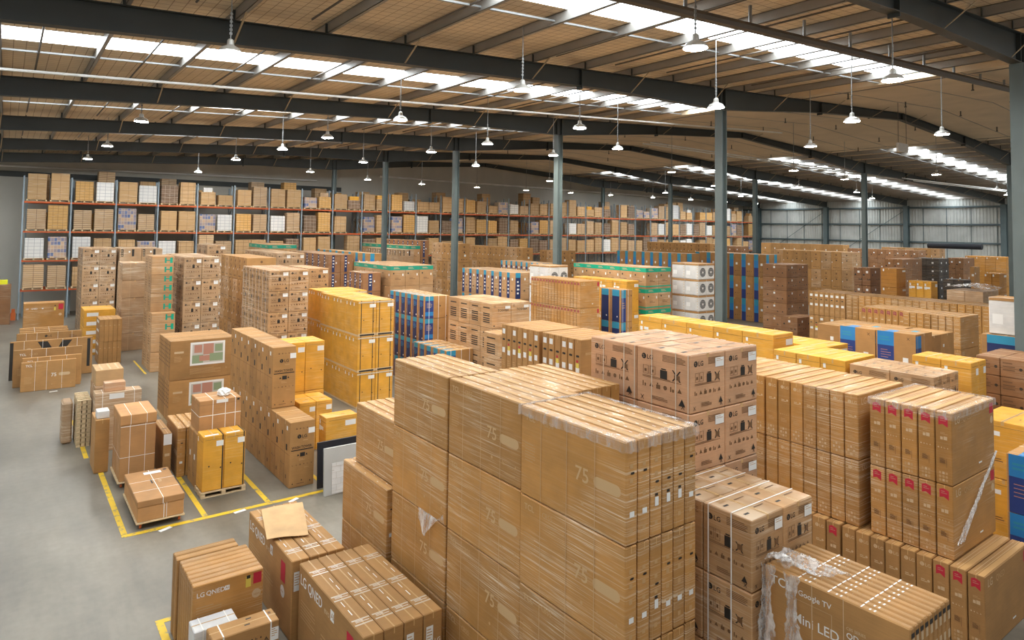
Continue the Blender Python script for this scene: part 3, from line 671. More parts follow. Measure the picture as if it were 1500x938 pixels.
for y in FRAMES:                                                    # bridging bars between the purlins, beside each skylight
    for dy in (1.45, 6.3):
        for x0, x1 in ((XL, 29.6), (52.4, XR)):
            bm = bmesh.new(); bar(bm, (x0, y + dy if dy < 3 else y + dy, roof_z(x0) + .1), (x1, y + dy, roof_z(x1) + .1), .07, .05)
            if dy > 3: struct('trim_bridging', bm, 'galvanised')
            else: bm.free()
# lining: sheet laps and small hangers
for k in range(26):
    y = YN + 2 + k * 2.4
    bm = bmesh.new()
    for a, b in ((29.7, 41), (41, 52.3)): bar(bm, (a, y, roof_z(a) + .012), (b, y, roof_z(b) + .012), .035, .016)
    struct('trim_lining_lap', bm, 'purlin_steel')

rh = random.Random(4)
for k in range(46):                                                 # sprinkler drops through the lining
    x, y = 30.5 + 2.9 * (k % 8) + rh.uniform(-.2, .2), 8 + 6.5 * (k // 8) + rh.uniform(-.3, .3) + (k % 2) * 3
    bm = bmesh.new(); tube(bm, (x, y, roof_z(x) - .22), (x, y, roof_z(x) + .03), .03, 6); tube(bm, (x, y, roof_z(x) - .26), (x, y, roof_z(x) - .22), .06, 8); struct('trim_sprinkler_drop', bm, 'pipe_dark')
# pipes under the roof
def pipe(name, pts, r, m, label, group):
    bm = bmesh.new()
    for a, b in zip(pts, pts[1:]): tube(bm, a, b, r, 8)
    return obj(name, bm, m, None, (0, 0, 0), label=label, category='pipe', group=group, kind='structure')
def rl(x, y, d): return (x, y, roof_z(x) + d)
for fi, y in enumerate((9.7, 23.9)):
    big = y < 10
    pipe('ceiling_pipe', [rl(-10, y, -.32), rl(20, y, -.32), rl(41, y, -.32)], .13 if big else .045, 'pipe_dark' if big else 'pipe_white', 'thick dark pipe under the roof' if big else 'slim white pipe under the roof', None)
    if big:
        for k in range(12):
            x = 10 + k * 2.6; bm = bmesh.new(); tube(bm, rl(x, y, -.2), rl(x, y, .25), .045, 8); struct('trim_pipe_hanger', bm, 'galvanised')
for q, y in enumerate((30.6, 31.3)): pipe('ceiling_pipe', [rl(36, y, -.5), rl(60, y - 2, -.5), rl(80, y - 8, -.5)], .05, 'pipe_white', 'thin white pipe crossing the far roof slope, %s of two' % nth(q), 'roof pipes')
for k in range(10):
    x = .6 + 2.72 * k
    for b in range(0, 5):
        y0 = FRAMES[b] + .5; pipe('sprinkler_pipe', [rl(x, y0, .1), rl(x, y0 + 8.8, .1)], .028, 'pipe_dark', 'thin dark sprinkler pipe, %s roof bay, %s line of ten' % (nth(b), nth(k)), 'sprinkler pipes')
pipe('wall_pipe', [(-10, 59.8, 10.75), (23.5, 59.8, 10.95)], .07, 'pipe_white', 'white pipe along the back wall', 'wall pipes')
pipe('wall_pipe', [(30, 59.8, 11.75), (91, 59.8, 11.2)], .1, 'pipe_white', 'white pipe along the far back wall', 'wall pipes')

# high-bay lamps
LAMPS = [(3.9, 15.2), (11.4, 14.2), (11.5, 8.6), (17.7, 7.4), (17.6, 12.4), (17.4, 18.2), (23.2, 11.0), (11.3, 21.0), (4.0, 27.8), (28.7, 10.3), (11.2, 33.2), (47.8, 17.5), (66.7, 20.0), (3.9, 46.7), (10.9, 40.5), (11.2, 27.4),
         (17.4, 29.0), (23.3, 33.5), (17.6, 24.4), (23.2, 21.7), (17.2, 36.5), (22.9, 25.9), (11.4, 52.2), (17.5, 45.8), (28.7, 15.4), (48.0, 23.3), (39.2, 22.1), (35, 28), (35, 40), (48, 34), (54, 30), (64, 30), (64, 42), (54, 44), (76, 34), (76, 22), (4, 38), (24, 50), (30, 51.5), (36, 51.5), (42, 51.5), (48, 51.5), (54, 51.5), (61, 51.5), (68, 51.5), (75, 51.5), (82, 51.5)]
bm = bmesh.new(); R_ = [(.04, .3), (.07, .27), (.08, .16), (.2, .1), (.25, .03), (.25, 0)]
def lathe(bm, prof, seg=20, mi=0):
    rings = [[bm.verts.new((r * math.cos(2 * math.pi * i / seg), r * math.sin(2 * math.pi * i / seg), z)) for i in range(seg)] for r, z in prof]
    for a, b in zip(rings, rings[1:]):
        for i in range(seg): bm.faces.new((a[i], a[(i + 1) % seg], b[(i + 1) % seg], b[i])).material_index = mi
    return rings
rg = lathe(bm, R_); bm.faces.new(rg[0]); LB = mesh_of('housing', bm, ['lamp_body'])
bm = bmesh.new(); rg = lathe(bm, [(.235, .012), (.235, -.01)]); bm.faces.new(rg[0][::-1]); bm.faces.new(rg[1]); LL = mesh_of('lens', bm, ['lamp_lens'])
LAMPS.sort(key=lambda p: (round(p[1]), p[0]))
for i, (x, y) in enumerate(LAMPS):
    t = empty('high_bay_lamp', (x, y, 10.6), label='round white high-bay lamp on a chain, %s from the open end' % nth(i), category='ceiling lamp', group='high-bay lamps')
    put('housing', LB, parent=t); put('lens', LL, parent=t)
    bm = bmesh.new(); tube(bm, (0, 0, .29), (0, 0, roof_z(x) - 10.6 + (.018 if 29.6 < x < 52.4 else .283)), .014, 6)
    z = .4
    while z < .9: box(bm, -.03, -.012, z, .03, .012, z + .05); z += .09
    obj('chain', bm, 'galvanised', t)

# yellow floor lines
def mark(x0, y0, x1, y1):
    bm = bmesh.new(); box(bm, x0, y0, 0, x1, y1, .004); struct('trim_floor_line', bm, 'floor_yellow')
for x in (2.37, 4.04, 5.5): mark(x - .06, 16.6, x + .06, 22.5 if x < 3 else 26)
mark(2.31, 16.44, 7.1, 16.58); mark(5.36, 33.5, 5.44, 37); mark(2.1, 22.5, 2.22, 27); mark(2.34, 12.62, 2.95, 12.74); mark(2.34, 9.8, 2.46, 12.62); mark(7.0, 16.6, 7.1, 18)
for i, (x, y, r) in enumerate(((1.83, 31.94, .2), (3.15, 16.38, .4), (4.77, 16.41, .2), (6.05, 16.35, .5))):
    bm = bmesh.new(); box(bm, -.14, -.05, 0, .14, .05, .006); put('paper_scrap', mesh_of('paper_scrap', bm, ['label_white']), (x, y, .005), r, None, label='white paper scrap on the floor, %s from the yellow corner' % nth((2, 0, 1, 3)[i] if i else 3) if i else 'white paper scrap before the leaning flat cartons', category='paper', group='paper scraps')

# ------------------------------------------------------------------ pallets
def pallet_mesh(dx, dy, h=.13):
    bm = bmesh.new()
    for k in range(3):
        x = -dx / 2 + .05 + k * (dx - .1) / 2; box(bm, x - .05, -dy / 2, .02, x + .05, dy / 2, h - .02)
    n = max(3, int(dy / .18))
    for k in range(n):
        y = -dy / 2 + k * (dy - .1) / (n - 1); box(bm, -dx / 2, y, h - .02, dx / 2, y + .1, h)
    for k in range(3):
        y = -dy / 2 + k * (dy - .1) / 2; box(bm, -dx / 2, y, 0, dx / 2, y + .1, .02)
    return mesh_of('wooden_pallet', bm, ['wood_pale'])
PM = {}
def pallet(x, y, dx, dy, z=0.0, label=None, h=.13, parent=None, group=None):
    key = (dx, dy, h)
    if key not in PM: PM[key] = pallet_mesh(dx, dy, h)
    if parent is not None: return put('pallet', PM[key], (0, 0, 0), 0, parent)
    return put('wooden_pallet', PM[key], (x + dx / 2, y + dy / 2, z), 0, None, label=label, category='pallet', group=group)

# ------------------------------------------------------------------ racking along the back wall
RX0, BAY, NB, RY0, RY1 = .97, 2.83, 31, 56.15, 57.0
LEV = [2.03, 4.08, 6.11, 8.19]
def upright(y0, y1, h):
    bm = bmesh.new()
    for y in (y0, y1): box(bm, -.045, y - .045, 0, .045, y + .045, h)
    z, s = .3, 0
    while z < h - 1.0:
        a, b = (y0, y1) if s == 0 else (y1, y0)
        bar(bm, (0, a, z), (0, b, z + .95), .035, .035); bar(bm, (0, y0, z), (0, y1, z), .03, .03); z += 1.0; s = 1 - s
    return mesh_of('upright_frame', bm, ['rack_steel'])
def beam(y, wd):
    bm = bmesh.new(); box(bm, .045, y - .025, -.11, wd - .045, y + .025, 0); box(bm, .045, y - .035, -.16, .05, y + .035, .03); box(bm, wd - .05, y - .035, -.16, wd - .045, y + .035, .03)
    return mesh_of('shelf_beam', bm, ['rack_orange'])
rack = empty('pallet_rack', (0, 0, 0), label='long orange and grey pallet racking along the back wall, front row', category='pallet rack')
UF = upright(RY0, RY1, 9.95); BF = beam(RY0, BAY)
for k in range(NB + 1): put('upright_frame', UF, (RX0 + BAY * k, 0, 0), 0, rack)
for li, z in enumerate(LEV):
    for k in range(NB):
        if li == 0 and k > 2: break
        put('shelf_beam', BF, (RX0 + BAY * k, 0, z), 0, rack)
bm = bmesh.new()
for li, z in enumerate(LEV):
    for k in range(NB): x = RX0 + BAY * k; box(bm, x + .045, RY1 - .025, z - .11, x + BAY - .045, RY1 + .025, z)
obj('rear_beam', bm, 'rack_orange', rack, kind='stuff')
rack2 = empty('pallet_rack', (0, 0, 0), label='second row of pallet racking, right behind the front row', category='pallet rack')
rack2['label'] = 'second row of pallet racking, against the back wall'
UR = upright(57.75, 58.75, 9.8)
for k in range(NB + 1): put('upright_frame', UR, (RX0 + .25 + BAY * k, 0, 0), 0, rack2)
bm = bmesh.new()
for z in LEV:
    for y in (57.75, 58.75): box(bm, RX0 + .3, y - .025, z - .11, RX0 + .2 + BAY * NB, y + .025, z)
obj('shelf_beam', bm, 'rack_orange', rack2)
bm = bmesh.new(); box(bm, -.14, -.3, 0, .14, .1, .5); box(bm, -.1, -.26, .5, .1, .06, .75)
put('post_guard', mesh_of('post_guard', bm, ['castor_orange']), (RX0 - .28, RY0 + .2, 0), 0, None, label='orange post guard at the end of the racking', category='post guard')
LOADM = {}
def load_mesh(kind, wd, dp, h, rr):
    bm = bmesh.new()
    bbox(bm, -wd / 2, -dp / 2, .13, wd / 2, dp / 2, .13 + h, .025)
    return mesh_of('pallet_load', bm, ['load_' + kind])
LD = {'kraft': 'kraft carton', 'plain': 'plain brown', 'orange': 'orange carton', 'white': 'white carton', 'blue': 'blue patterned', 'flats': 'flat box', 'dark': 'dark carton'}
rr = random.Random(11)
LEFT = {(3, 0, 0): ('plain', 1.75), (3, 0, 1): ('plain', 1.95), (3, 1, 0): ('orange', 1.35), (3, 1, 1): ('white', 1.35), (3, 2, 0): ('plain', 1.5), (3, 2, 1): ('white', 1.3), (3, 3, 0): ('dark', 1.4), (3, 3, 1): ('kraft', 1.7),
        (2, 0, 0): ('flats', 1.4), (2, 0, 1): ('orange', 1.7), (2, 1, 0): ('flats', 1.35), (2, 1, 1): ('flats', 1.5), (2, 2, 0): ('blue', 1.6), (2, 2, 1): ('flats', 1.25), (2, 3, 0): ('plain', 1.5), (2, 3, 1): ('plain', 1.5), (2, 4, 0): ('blue', 1.3), (2, 4, 1): ('white', 1.3),
        (1, 0, 0): ('white', 1.45), (1, 0, 1): ('blue', 1.5), (1, 1, 0): ('white', 1.5), (0, 0, 0): ('flats', 1.6), (0, 0, 1): ('flats', 1.5)}
LN = ['lowest', 'second', 'third', 'top']
for li, z in enumerate(LEV):
    for k in range(NB):
        if li == 0 and k > 2: continue
        for s in range(2):
            x = RX0 + BAY * (k + .27 + .47 * s) + rr.uniform(-.04, .04)
            kd, h = LEFT.get((li, k, s), (rr.choice(['kraft', 'kraft', 'plain', 'flats', 'orange', 'white', 'blue', 'plain', 'kraft', 'dark']), rr.uniform(1.2, 1.7)))
            if li == 3 and (li, k, s) not in LEFT: h *= rr.choice([.6, .75, .9, 1.1])
            if (li, k, s) not in LEFT and rr.random() < .07: continue
            wd = rr.uniform(1.05, 1.2); h = min(h, 1.72 if li < 3 else 2.0)
            key = (kd, round(wd, 1), round(h, 1))
            if key not in LOADM: LOADM[key] = load_mesh(kd, round(wd, 1), .8, round(h, 1), rr)
            t = put('pallet_load', LOADM[key], (x, 56.51, z + .002), 0, None, label='%s pallet load, %s beam level, %s bay, %s place' % (LD[kd], LN[li], nth(k), nth(s)), category='pallet load', group='pallet loads on the front racking')
            pallet(0, 0, 1.2, .85, parent=t, h=.13)
            if rr.random() < .3 and h < 1.1:
                bm = bmesh.new(); a = rr.uniform(.3, .45); bbox(bm, -a, -.3, 0, a, .3, .35, .012); box(bm, -a, -.302, .16, a, -.3, .17, 1)
                put('cardboard_carton', mesh_of('cardboard_carton', bm, [rr.choice(['kraft', 'orange_board', 'kraft_grey', 'white_board']), 'seam']), (x + rr.uniform(-.1, .1), 56.51, z + .133 + round(h, 1)), rr.uniform(-.2, .2), None,
                    label='loose carton on the load, %s beam level, %s bay, %s place' % (LN[li], nth(k), nth(s)), category='carton', group='loose cartons on the racking')
for k in range(NB):
    for s in range(2):
        if rr.random() < .45: continue
        x = RX0 + .25 + BAY * (k + .27 + .47 * s); kd = rr.choice(['kraft', 'orange', 'dark', 'plain', 'kraft', 'flats']); h = round(rr.uniform(1.0, 2.4), 1); key = (kd, 1.1, h)
        if key not in LOADM: LOADM[key] = load_mesh(kd, 1.1, .92, h, rr)
        t = put('pallet_load', LOADM[key], (x, 58.25, LEV[3] + .002), 0, None, label='%s pallet load, second rack row, %s bay, %s place' % (LD[kd], nth(k), nth(s)), category='pallet load', group='pallet loads on the second racking')
        pallet(0, 0, 1.2, .95, parent=t, h=.13)
        if s == 0:
            kd = rr.choice(['orange', 'kraft', 'plain']); h = 1.2; key = (kd, 1.1, h)
            if key not in LOADM: LOADM[key] = load_mesh(kd, 1.1, .92, h, rr)
            t = put('pallet_load', LOADM[key], (x, 58.25, LEV[2] + .002), 0, None, label='%s pallet load, second rack row, third level, %s bay' % (LD[kd], nth(k)), category='pallet load', group='pallet loads on the second racking')
            pallet(0, 0, 1.2, .95, parent=t, h=.13)

# ------------------------------------------------------------------ the blocks of cartons: x, y, size x, size y, top, base, counts, kind, where
STACKS = [
    (5.55, 5.04, 1.22, 1.83, 4.5, 0.0, 6, 1, 4, 'tcl', 'wrapped pile showing labelled slim ends'),
    (5.6, 6.9, 1.06, 1.78, 4.5, 0.0, 5, 1, 4, 'tcl', 'middle of three tall wrapped piles'),
    (5.6, 8.71, 1.01, 1.74, 4.5, 0.0, 5, 1, 4, 'tcl', 'far one of three tall wrapped piles'),
    (6.85, 7.25, 1.0, 1.85, 4.42, 0.0, 5, 1, 4, 'tcl', 'pile tucked behind the tall wrapped piles'),
    (5.7, 10.5, 0.8, 1.66, 3.36, 2.24, 4, 1, 1, 'tcl', 'shorter pile beyond the tall three, upper part'),
    (5.54, 10.5, 0.98, 1.86, 2.24, 0.0, 5, 1, 2, 'tcl', 'shorter pile beyond the tall three, lower part'),
    (7.98, 6.05, 1.67, 2.0, 5.03, 0.0, 2, 2, 6, 'washpink', 'pinkish pile rising above the others'),
    (7.27, 4.64, 1.37, 1.38, 3.4, 0.0, 2, 2, 4, 'washer', 'strapped pile in front of pinkish pile'),
    (13.34, 4.71, 1.99, 1.36, 3.72, 1.24, 1, 5, 2, 'tvred', 'red badged wrapped block, outer end'),
    (13.31, 6.25, 1.95, 1.92, 3.72, 1.24, 1, 7, 2, 'tvslim', 'long two tier block, nearer half'),
    (13.32, 8.2, 1.95, 2.2, 3.72, 1.24, 1, 8, 2, 'tvslim', 'long two tier block, farther half'),
    (13.14, 4.21, 2.1, 2.3, 1.24, 0.0, 1, 9, 1, 'tvbase', 'bottom row under the red badged block'),
    (13.14, 6.53, 2.1, 3.9, 1.24, 0.0, 1, 14, 1, 'tvbase', 'bottom row under the long block'),
    (7.41, 3.0, 0.98, 1.58, 2.9, 0.0, 9, 1, 3, 'mini', 'pile of nine rows with draped film'),
    (4.02, 10.86, 0.93, 2.36, 1.3, 0.0, 3, 1, 1, 'qned', 'row under the loose cardboard sheet'),
    (4.1, 8.35, 1.25, 2.42, 1.3, 0.0, 4, 1, 1, 'qnedb', 'row ending beside the strapped lone carton'),
    (6.18, 17.1, 0.68, 1.5, 1.69, 0.0, 1, 2, 1, 'tower', 'low front pair of the tower row'),
    (6.18, 18.63, 0.68, 4.2, 3.38, 0.0, 1, 6, 2, 'tower', 'two tier tower row by yellow line'),
    (10.83, 23.09, 1.5, 3.7, 4.0, 0.0, 2, 3, 3, 'orange', 'three tier orange pile, near block'),
    (11.07, 26.83, 1.9, 2.0, 4.0, 0.0, 1, 2, 3, 'orange', 'three tier orange pile, far block'),
    (7.42, 17.75, 0.95, 0.5, 1.47, 0.0, 1, 1, 1, 'orangeb', 'standing beside the front tower pair'),
    (7.35, 19.6, 1.05, 1.1, 1.47, 0.0, 2, 1, 1, 'orangeb', 'under the lone upper orange carton'),
    (7.35, 20.9, 1.3, 1.1, 1.47, 0.0, 2, 1, 1, 'orangeb', 'low pair behind the tower row'),
    (7.35, 20.92, 1.3, 1.06, 3.05, 1.47, 2, 1, 1, 'orangeb', 'upper pair behind the tower row'),
    (4.67, 24.54, 2.12, 1.96, 2.82, 0.14, 1, 8, 2, 'display', 'two tier pile with picture fronts'),
    (4.2, 17.7, 1.04, 0.62, 1.5, 0.14, 2, 1, 1, 'orangec', 'orange pair on one pallet by yellow line'),
    (4.2, 18.36, 0.95, 0.95, 1.4, 0.0, 1, 2, 1, 'plain', 'low wrapped pair behind orange pallet pair'),
    (3.97, 19.5, 0.9, 1.5, 1.3, 0.0, 4, 1, 1, 'tcl', 'low row beside the leaning slim carton'),
    (3.88, 46.96, 1.8, 3.2, 5.2, 0.0, 2, 2, 5, 'lgbox', 'tall pile beside the rack end'),
    (5.82, 46.62, 2.4, 3.0, 5.2, 0.0, 2, 2, 4, 'darktape', 'second tall pile along the rack'),
    (5.15, 40.02, 1.23, 1.9, 4.65, 0.0, 1, 2, 5, 'plainw', 'tall pile in front of second pile'),
    (5.59, 34.2, 0.95, 1.8, 5.26, 2.68, 1, 2, 3, 'greenh', 'upper part of green marked pile'),
    (5.59, 33.72, 1.0, 2.26, 2.68, 0.0, 1, 2, 3, 'greenh', 'lower part of green marked pile'),
    (6.95, 34.0, 1.6, 4.6, 5.2, 0.0, 2, 3, 5, 'lgbox', 'pile beside the green marked pile'),
    (10.88, 46.45, 1.2, 3.0, 5.4, 0.0, 1, 2, 5, 'lgbox', 'slim pile behind green marked pile'),
    (10.57, 36.52, 1.59, 5.2, 5.0, 0.0, 1, 6, 4, 'fridge', 'dark sided tall fridge block'),
    (8.49, 26.28, 1.61, 3.57, 5.0, 0.0, 2, 4, 6, 'washer', 'tall block of washers beyond tower row'),
    (12.07, 31.35, 1.0, 3.0, 4.7, 0.0, 1, 3, 5, 'washer', 'narrow block beside tall washer block'),
    (14.08, 42.11, 1.78, 7.0, 5.0, 0.0, 2, 6, 4, 'lgbox', 'block with white labels by stripes'),
    (17.26, 41.56, 1.75, 7.4, 4.9, 0.0, 2, 7, 4, 'stripe', 'dark striped row beyond washers'),
    (19.51, 40.14, 0.9, 9.05, 5.0, 0.0, 1, 8, 4, 'bluestripe', 'blue striped row by orange pile'),
    (16.21, 34.07, 1.1, 1.96, 4.2, 0.0, 1, 3, 4, 'stripe', 'low dark striped block'),
    (17.57, 33.4, 2.77, 4.86, 4.6, 0.0, 3, 4, 4, 'greentop', 'block with green top band'),
    (14.65, 24.67, 1.22, 3.26, 3.84, 0.0, 1, 6, 4, 'bluebox', 'blue sided block, tall part'),
    (14.07, 22.01, 1.27, 2.6, 2.0, 0.0, 1, 5, 2, 'bluebox', 'blue sided block, low part'),
    (15.35, 20.79, 1.86, 3.15, 3.89, 0.0, 2, 4, 4, 'toshiba', 'large block with black lettering'),
    (14.85, 19.7, 1.2, 0.95, 2.9, 0.0, 1, 1, 3, 'toshiba', 'low front step of lettered block'),
    (22.31, 28.26, 2.02, 5.1, 4.4, 0.0, 2, 7, 3, 'stripe2', 'two tone striped block by column'),
    (27.67, 32.32, 1.5, 4.31, 4.6, 0.0, 1, 8, 3, 'stripe2', 'striped row behind two tone block'),
    (19.77, 20.58, 1.18, 3.25, 4.6, 0.0, 1, 16, 4, 'tvmaroon', 'wrapped block with maroon labels'),
    (21.73, 20.05, 0.71, 1.26, 4.2, 0.0, 1, 2, 3, 'navy', 'navy sided pair of columns'),
    (23.75, 21.59, 0.85, 3.63, 4.4, 0.0, 1, 4, 3, 'orangeb', 'orange row behind navy columns'),
    (25.02, 21.53, 1.86, 5.03, 5.0, 0.0, 2, 6, 5, 'greenband', 'block with repeated green bands'),
    (9.84, 10.2, 1.3, 1.25, 4.5, 0.0, 1, 6, 4, 'handle', 'label dotted block, nearer half'),
    (9.84, 11.55, 1.3, 1.4, 4.5, 0.0, 1, 7, 4, 'handle', 'label dotted block, farther half'),
    (27.63, 20.48, 1.3, 1.6, 5.2, 2.08, 2, 2, 4, 'condenser', 'white unit pile beside the column'),
    (22.3, 25.4, 1.25, 1.6, 4.95, 0.0, 2, 2, 5, 'condenser', 'white units behind the maroon labelled block'),
    (46.26, 28.31, 2.14, 6.33, 5.1, 0.0, 2, 6, 3, 'bluestripe', 'tall blue striped row beyond column'),
    (41.14, 31.58, 1.6, 6.95, 5.1, 0.0, 1, 8, 3, 'bluestripe', 'farther blue striped row'),
    (39.18, 22.59, 2.53, 1.6, 4.8, 0.0, 2, 1, 6, 'brown', 'dark brown pile beside blue stripes'),
    (36.3, 20.3, 2.0, 1.0, 2.0, 0.0, 2, 1, 2, 'brown', 'low dark pile before brown pile'),
    (61.63, 29.35, 1.6, 7.5, 5.1, 0.0, 1, 8, 3, 'fridge', 'long brown fridge row below far wall'),
    (34.79, 10.78, 1.88, 6.12, 3.7, 0.0, 1, 20, 3, 'tvdash', 'long even row, main run'),
    (34.9, 16.98, 1.88, 1.9, 3.7, 0.0, 1, 7, 3, 'handle', 'long even row, labelled far end'),
    (29.34, 10.02, 1.82, 2.01, 3.7, 0.0, 1, 8, 3, 'tvdash', 'wrapped row, nearer half'),
    (29.64, 12.07, 1.82, 1.71, 3.7, 0.0, 1, 7, 3, 'tvred2', 'wrapped row, red marked half'),
    (23.69, 9.33, 1.26, 2.43, 3.6, 0.0, 1, 2, 3, 'banner', 'block with bright blue banners'),
    (25.0, 9.5, 2.2, 1.2, 3.4, 0.0, 2, 1, 3, 'plain', 'pair behind the blue banner block'),
    (25.0, 10.8, 2.2, 2.4, 3.4, 0.0, 2, 2, 3, 'plain', 'plain block behind blue banners'),
    (18.94, 11.35, 1.12, 5.3, 3.7, 0.0, 1, 5, 2, 'orangeb', 'long orange row of five'),
    (21.6, 11.2, 1.6, 2.0, 3.1, 0.0, 1, 2, 2, 'orangeb', 'lower orange pair behind orange row'),
    (18.31, 8.92, 1.7, 2.06, 3.4, 0.0, 1, 3, 2, 'orangeb', 'wide orange trio'),
    (18.35, 6.84, 1.5, 2.0, 3.35, 0.0, 3, 2, 3, 'lgflat', 'brown block beside orange trio'),
    (20.36, 6.73, 1.03, 1.4, 3.5, 0.0, 2, 2, 2, 'orangeb', 'tall orange block by plank pile'),
    (21.95, 6.05, 1.9, 1.1, 3.5, 0.0, 2, 2, 7, 'flat', 'plank like flat carton pile'),
    (18.45, 5.0, 1.7, 1.05, 2.6, 0.0, 2, 1, 2, 'orangeb', 'low orange block at frame edge'),
    (16.85, 4.0, 1.6, 1.0, 2.35, 0.0, 1, 1, 2, 'banner', 'blue banded pile at frame edge'),
    (24.4, 6.6, 1.5, 1.2, 3.8, 0.0, 1, 1, 3, 'navy', 'navy banded pile by white unit'),
    (38.79, 17.49, 1.18, 0.9, 4.9, 0.0, 1, 2, 5, 'brown', 'dotted dark pile below far wall'),
    (37.69, 15.7, 1.09, 0.78, 5.0, 0.0, 1, 1, 5, 'orangebrown', 'amber pile below far wall'),
    (51.95, 21.26, 3.27, 1.2, 5.0, 0.0, 2, 2, 4, 'brown', 'brown pile behind amber pile'),
    (56.84, 20.74, 1.83, 1.7, 5.0, 0.0, 2, 2, 8, 'black', 'black carton pile with white dots'),
    (40.65, 13.7, 0.99, 0.96, 4.45, 0.0, 2, 2, 8, 'black', 'lower black carton pile'),
    (38.3, 14.34, 0.8, 1.05, 4.4, 0.0, 1, 3, 3, 'orangeb', 'amber row before black pile'),
    (60.24, 20.32, 2.26, 1.08, 5.0, 0.0, 1, 2, 4, 'brown', 'wrapped pile behind lower black pile'),
    (49.7, 16.18, 0.95, 0.24, 4.8, 0.0, 1, 1, 4, 'plain', 'tall single column by amber boxes'),
    (68.0, 19.85, 1.6, 2.96, 5.0, 0.0, 1, 4, 4, 'orangebrown', 'amber block beneath the far wall'),
    (46.63, 13.95, 1.2, 0.76, 4.6, 0.0, 1, 2, 4, 'orangebrown', 'amber block by the big column'),
    (37.13, 11.75, 2.0, 1.5, 4.15, 0.0, 2, 2, 3, 'plainw', 'pile under the loose film tent'),
    (34.55, 42.7, 1.09, 8.19, 5.2, 0.0, 1, 10, 4, 'fridge', 'long plain far row'),
    (37.16, 41.01, 1.72, 2.63, 5.0, 0.0, 2, 3, 4, 'fridge', 'far block with square labels'),
    (27.4, 41.44, 1.0, 3.86, 5.6, 0.0, 1, 5, 4, 'fridge', 'tall far block by the rack'),
    (27.35, 46.98, 0.8, 6.54, 5.7, 0.0, 1, 8, 4, 'stripe', 'far dark striped row by rack'),
    (25.19, 45.98, 1.0, 6.23, 5.0, 0.0, 1, 7, 4, 'darktape', 'far tape marked row'),
    (55.31, 39.67, 1.4, 7.8, 5.6, 0.0, 1, 9, 4, 'fridge', 'very long far row, first'),
    (61.0, 40.08, 1.4, 7.75, 5.3, 0.0, 1, 9, 4, 'brown', 'very long far row, second'),
    (68.88, 26.82, 1.72, 6.42, 5.3, 0.0, 1, 9, 4, 'brown', 'far row under the metal wall'),
    (75.17, 27.38, 1.4, 5.39, 5.4, 0.0, 1, 7, 4, 'fridge', 'far row with black roll'),
    (74.92, 36.62, 1.4, 9.83, 5.5, 0.0, 1, 8, 4, 'plain', 'far pale row by metal wall'),
    (16.17, 50.18, 2.09, 5.2, 5.3, 0.0, 2, 4, 4, 'greentop', 'far green banded block'),
    (26.25, 46.9, 1.05, 8.6, 5.3, 0.0, 1, 7, 4, 'greentop', 'far green banded row'),
]
for s in STACKS: stack(*s)

# ------------------------------------------------------------------ single cartons and loose things
def carton(name, cat, style_fn, x, y, z, dx, dy, dz, label, rz=0.0, lean=0.0, group=None):
    c = style_fn(dx, dy, dz)
    o = put(name, c.done(name), (x + dx / 2, y + dy / 2, z), rz, None, label=label, category=cat, group=group)
    o.rotation_euler = (lean, 0, rz)
    return o
def S(st, var=0): return lambda a, b, c: art(st, a, b, c, var)
def plain(body='kraft', straps=(), label=True, seam='x'):
    def f(a, b, c_):
        c = Carton(a, b, c_, body, seam)
        if label: c.q('e', .3, .88, .62, .97, 'label_white')
        for u in straps: c.strap(u, 'strap_white', .016, 'et')
        return c
    return f
# two screens' cartons at the open corner: long sides to -Y
def qned_wide(body='kraft_wrapped', badge=True):
    def f(a, b, c_):
        c = Carton(a, b, c_, body, 'x')
        if badge:
            c.txt('e', 'LG', .05, .86, .07, 'print_white'); c.txt('e', 'QNED', .18, .86, .07, 'print_white'); c.qm('e', .44, .86, .07, .07, 'print_white'); c.txt('e', 'AI', .447, .875, .04, 'kraft')
            c.q('e', .85, .84, .97, .97, 'print_red'); c.qm('e', .74, .82, .08, .17, 'yellow_label'); c.qm('e', .75, .92, .06, .05, 'print_black'); c.disc('e', .9, .72, .07, 'print_pale', 18); c.txt('e', 'NEW', .86, .7, .03, 'kraft')
            c.lines('e', .05, .75, .4, 5, .04, 'print_pale_dim', .35)
        c.q('s', .1, 0, .14, 1, 'seam')
        return c
    return f
for j in range(7):
    carton('television_carton', 'carton', qned_wide(), 2.52, 10.93 + .14 * j, 0, 1.06, .13, 1.3, 'wrapped TV carton, %s of seven by the yellow floor corner' % nth(j), group='seven wrapped TV cartons by the floor corner')
for j in range(2): carton('television_carton', 'carton', qned_wide('kraft', False), 2.5, 11.98 + .17 * j, 0, .98, .15, 1.28, 'unwrapped TV carton standing behind the wrapped seven, %s one' % nth(j))
def tri_box(a, b, c_):
    c = Carton(a, b, c_, 'kraft', 'x'); c.tri('e', .8, .74, .055, 'print_black'); c.tri('e', .8, .74, .035, 'kraft'); c.qm('e', .795, .735, .01, .03, 'print_black'); c.icons('e', .5, .7, .8, 4, .03, 'print_black')
    c.q('e', .86, .7, .99, .9, 'label_white'); c.lines('e', .87, .88, .97, 4, .03, 'print_pale_dim', .4); c.qm('t', .5, .3, .08, .03, 'print_black'); c.qm('t', .56, .7, .08, .03, 'print_black'); c.qm('t', .9, .6, .04, .06, 'print_brown')
    for u in (.16, .87): c.strap(u, 'strap_white', .02, 'et')
    return c
carton('lone_carton', 'carton', tri_box, 2.60, 10.05, 0, .95, .36, .92, 'kraft carton with warning triangle, two white straps and white label')
carton('flat_carton', 'carton', plain('white_board', (.2, .8), False), 2.46, 10.5, 0, .62, .36, .86, 'film wrapped pale carton behind the warning triangle carton')
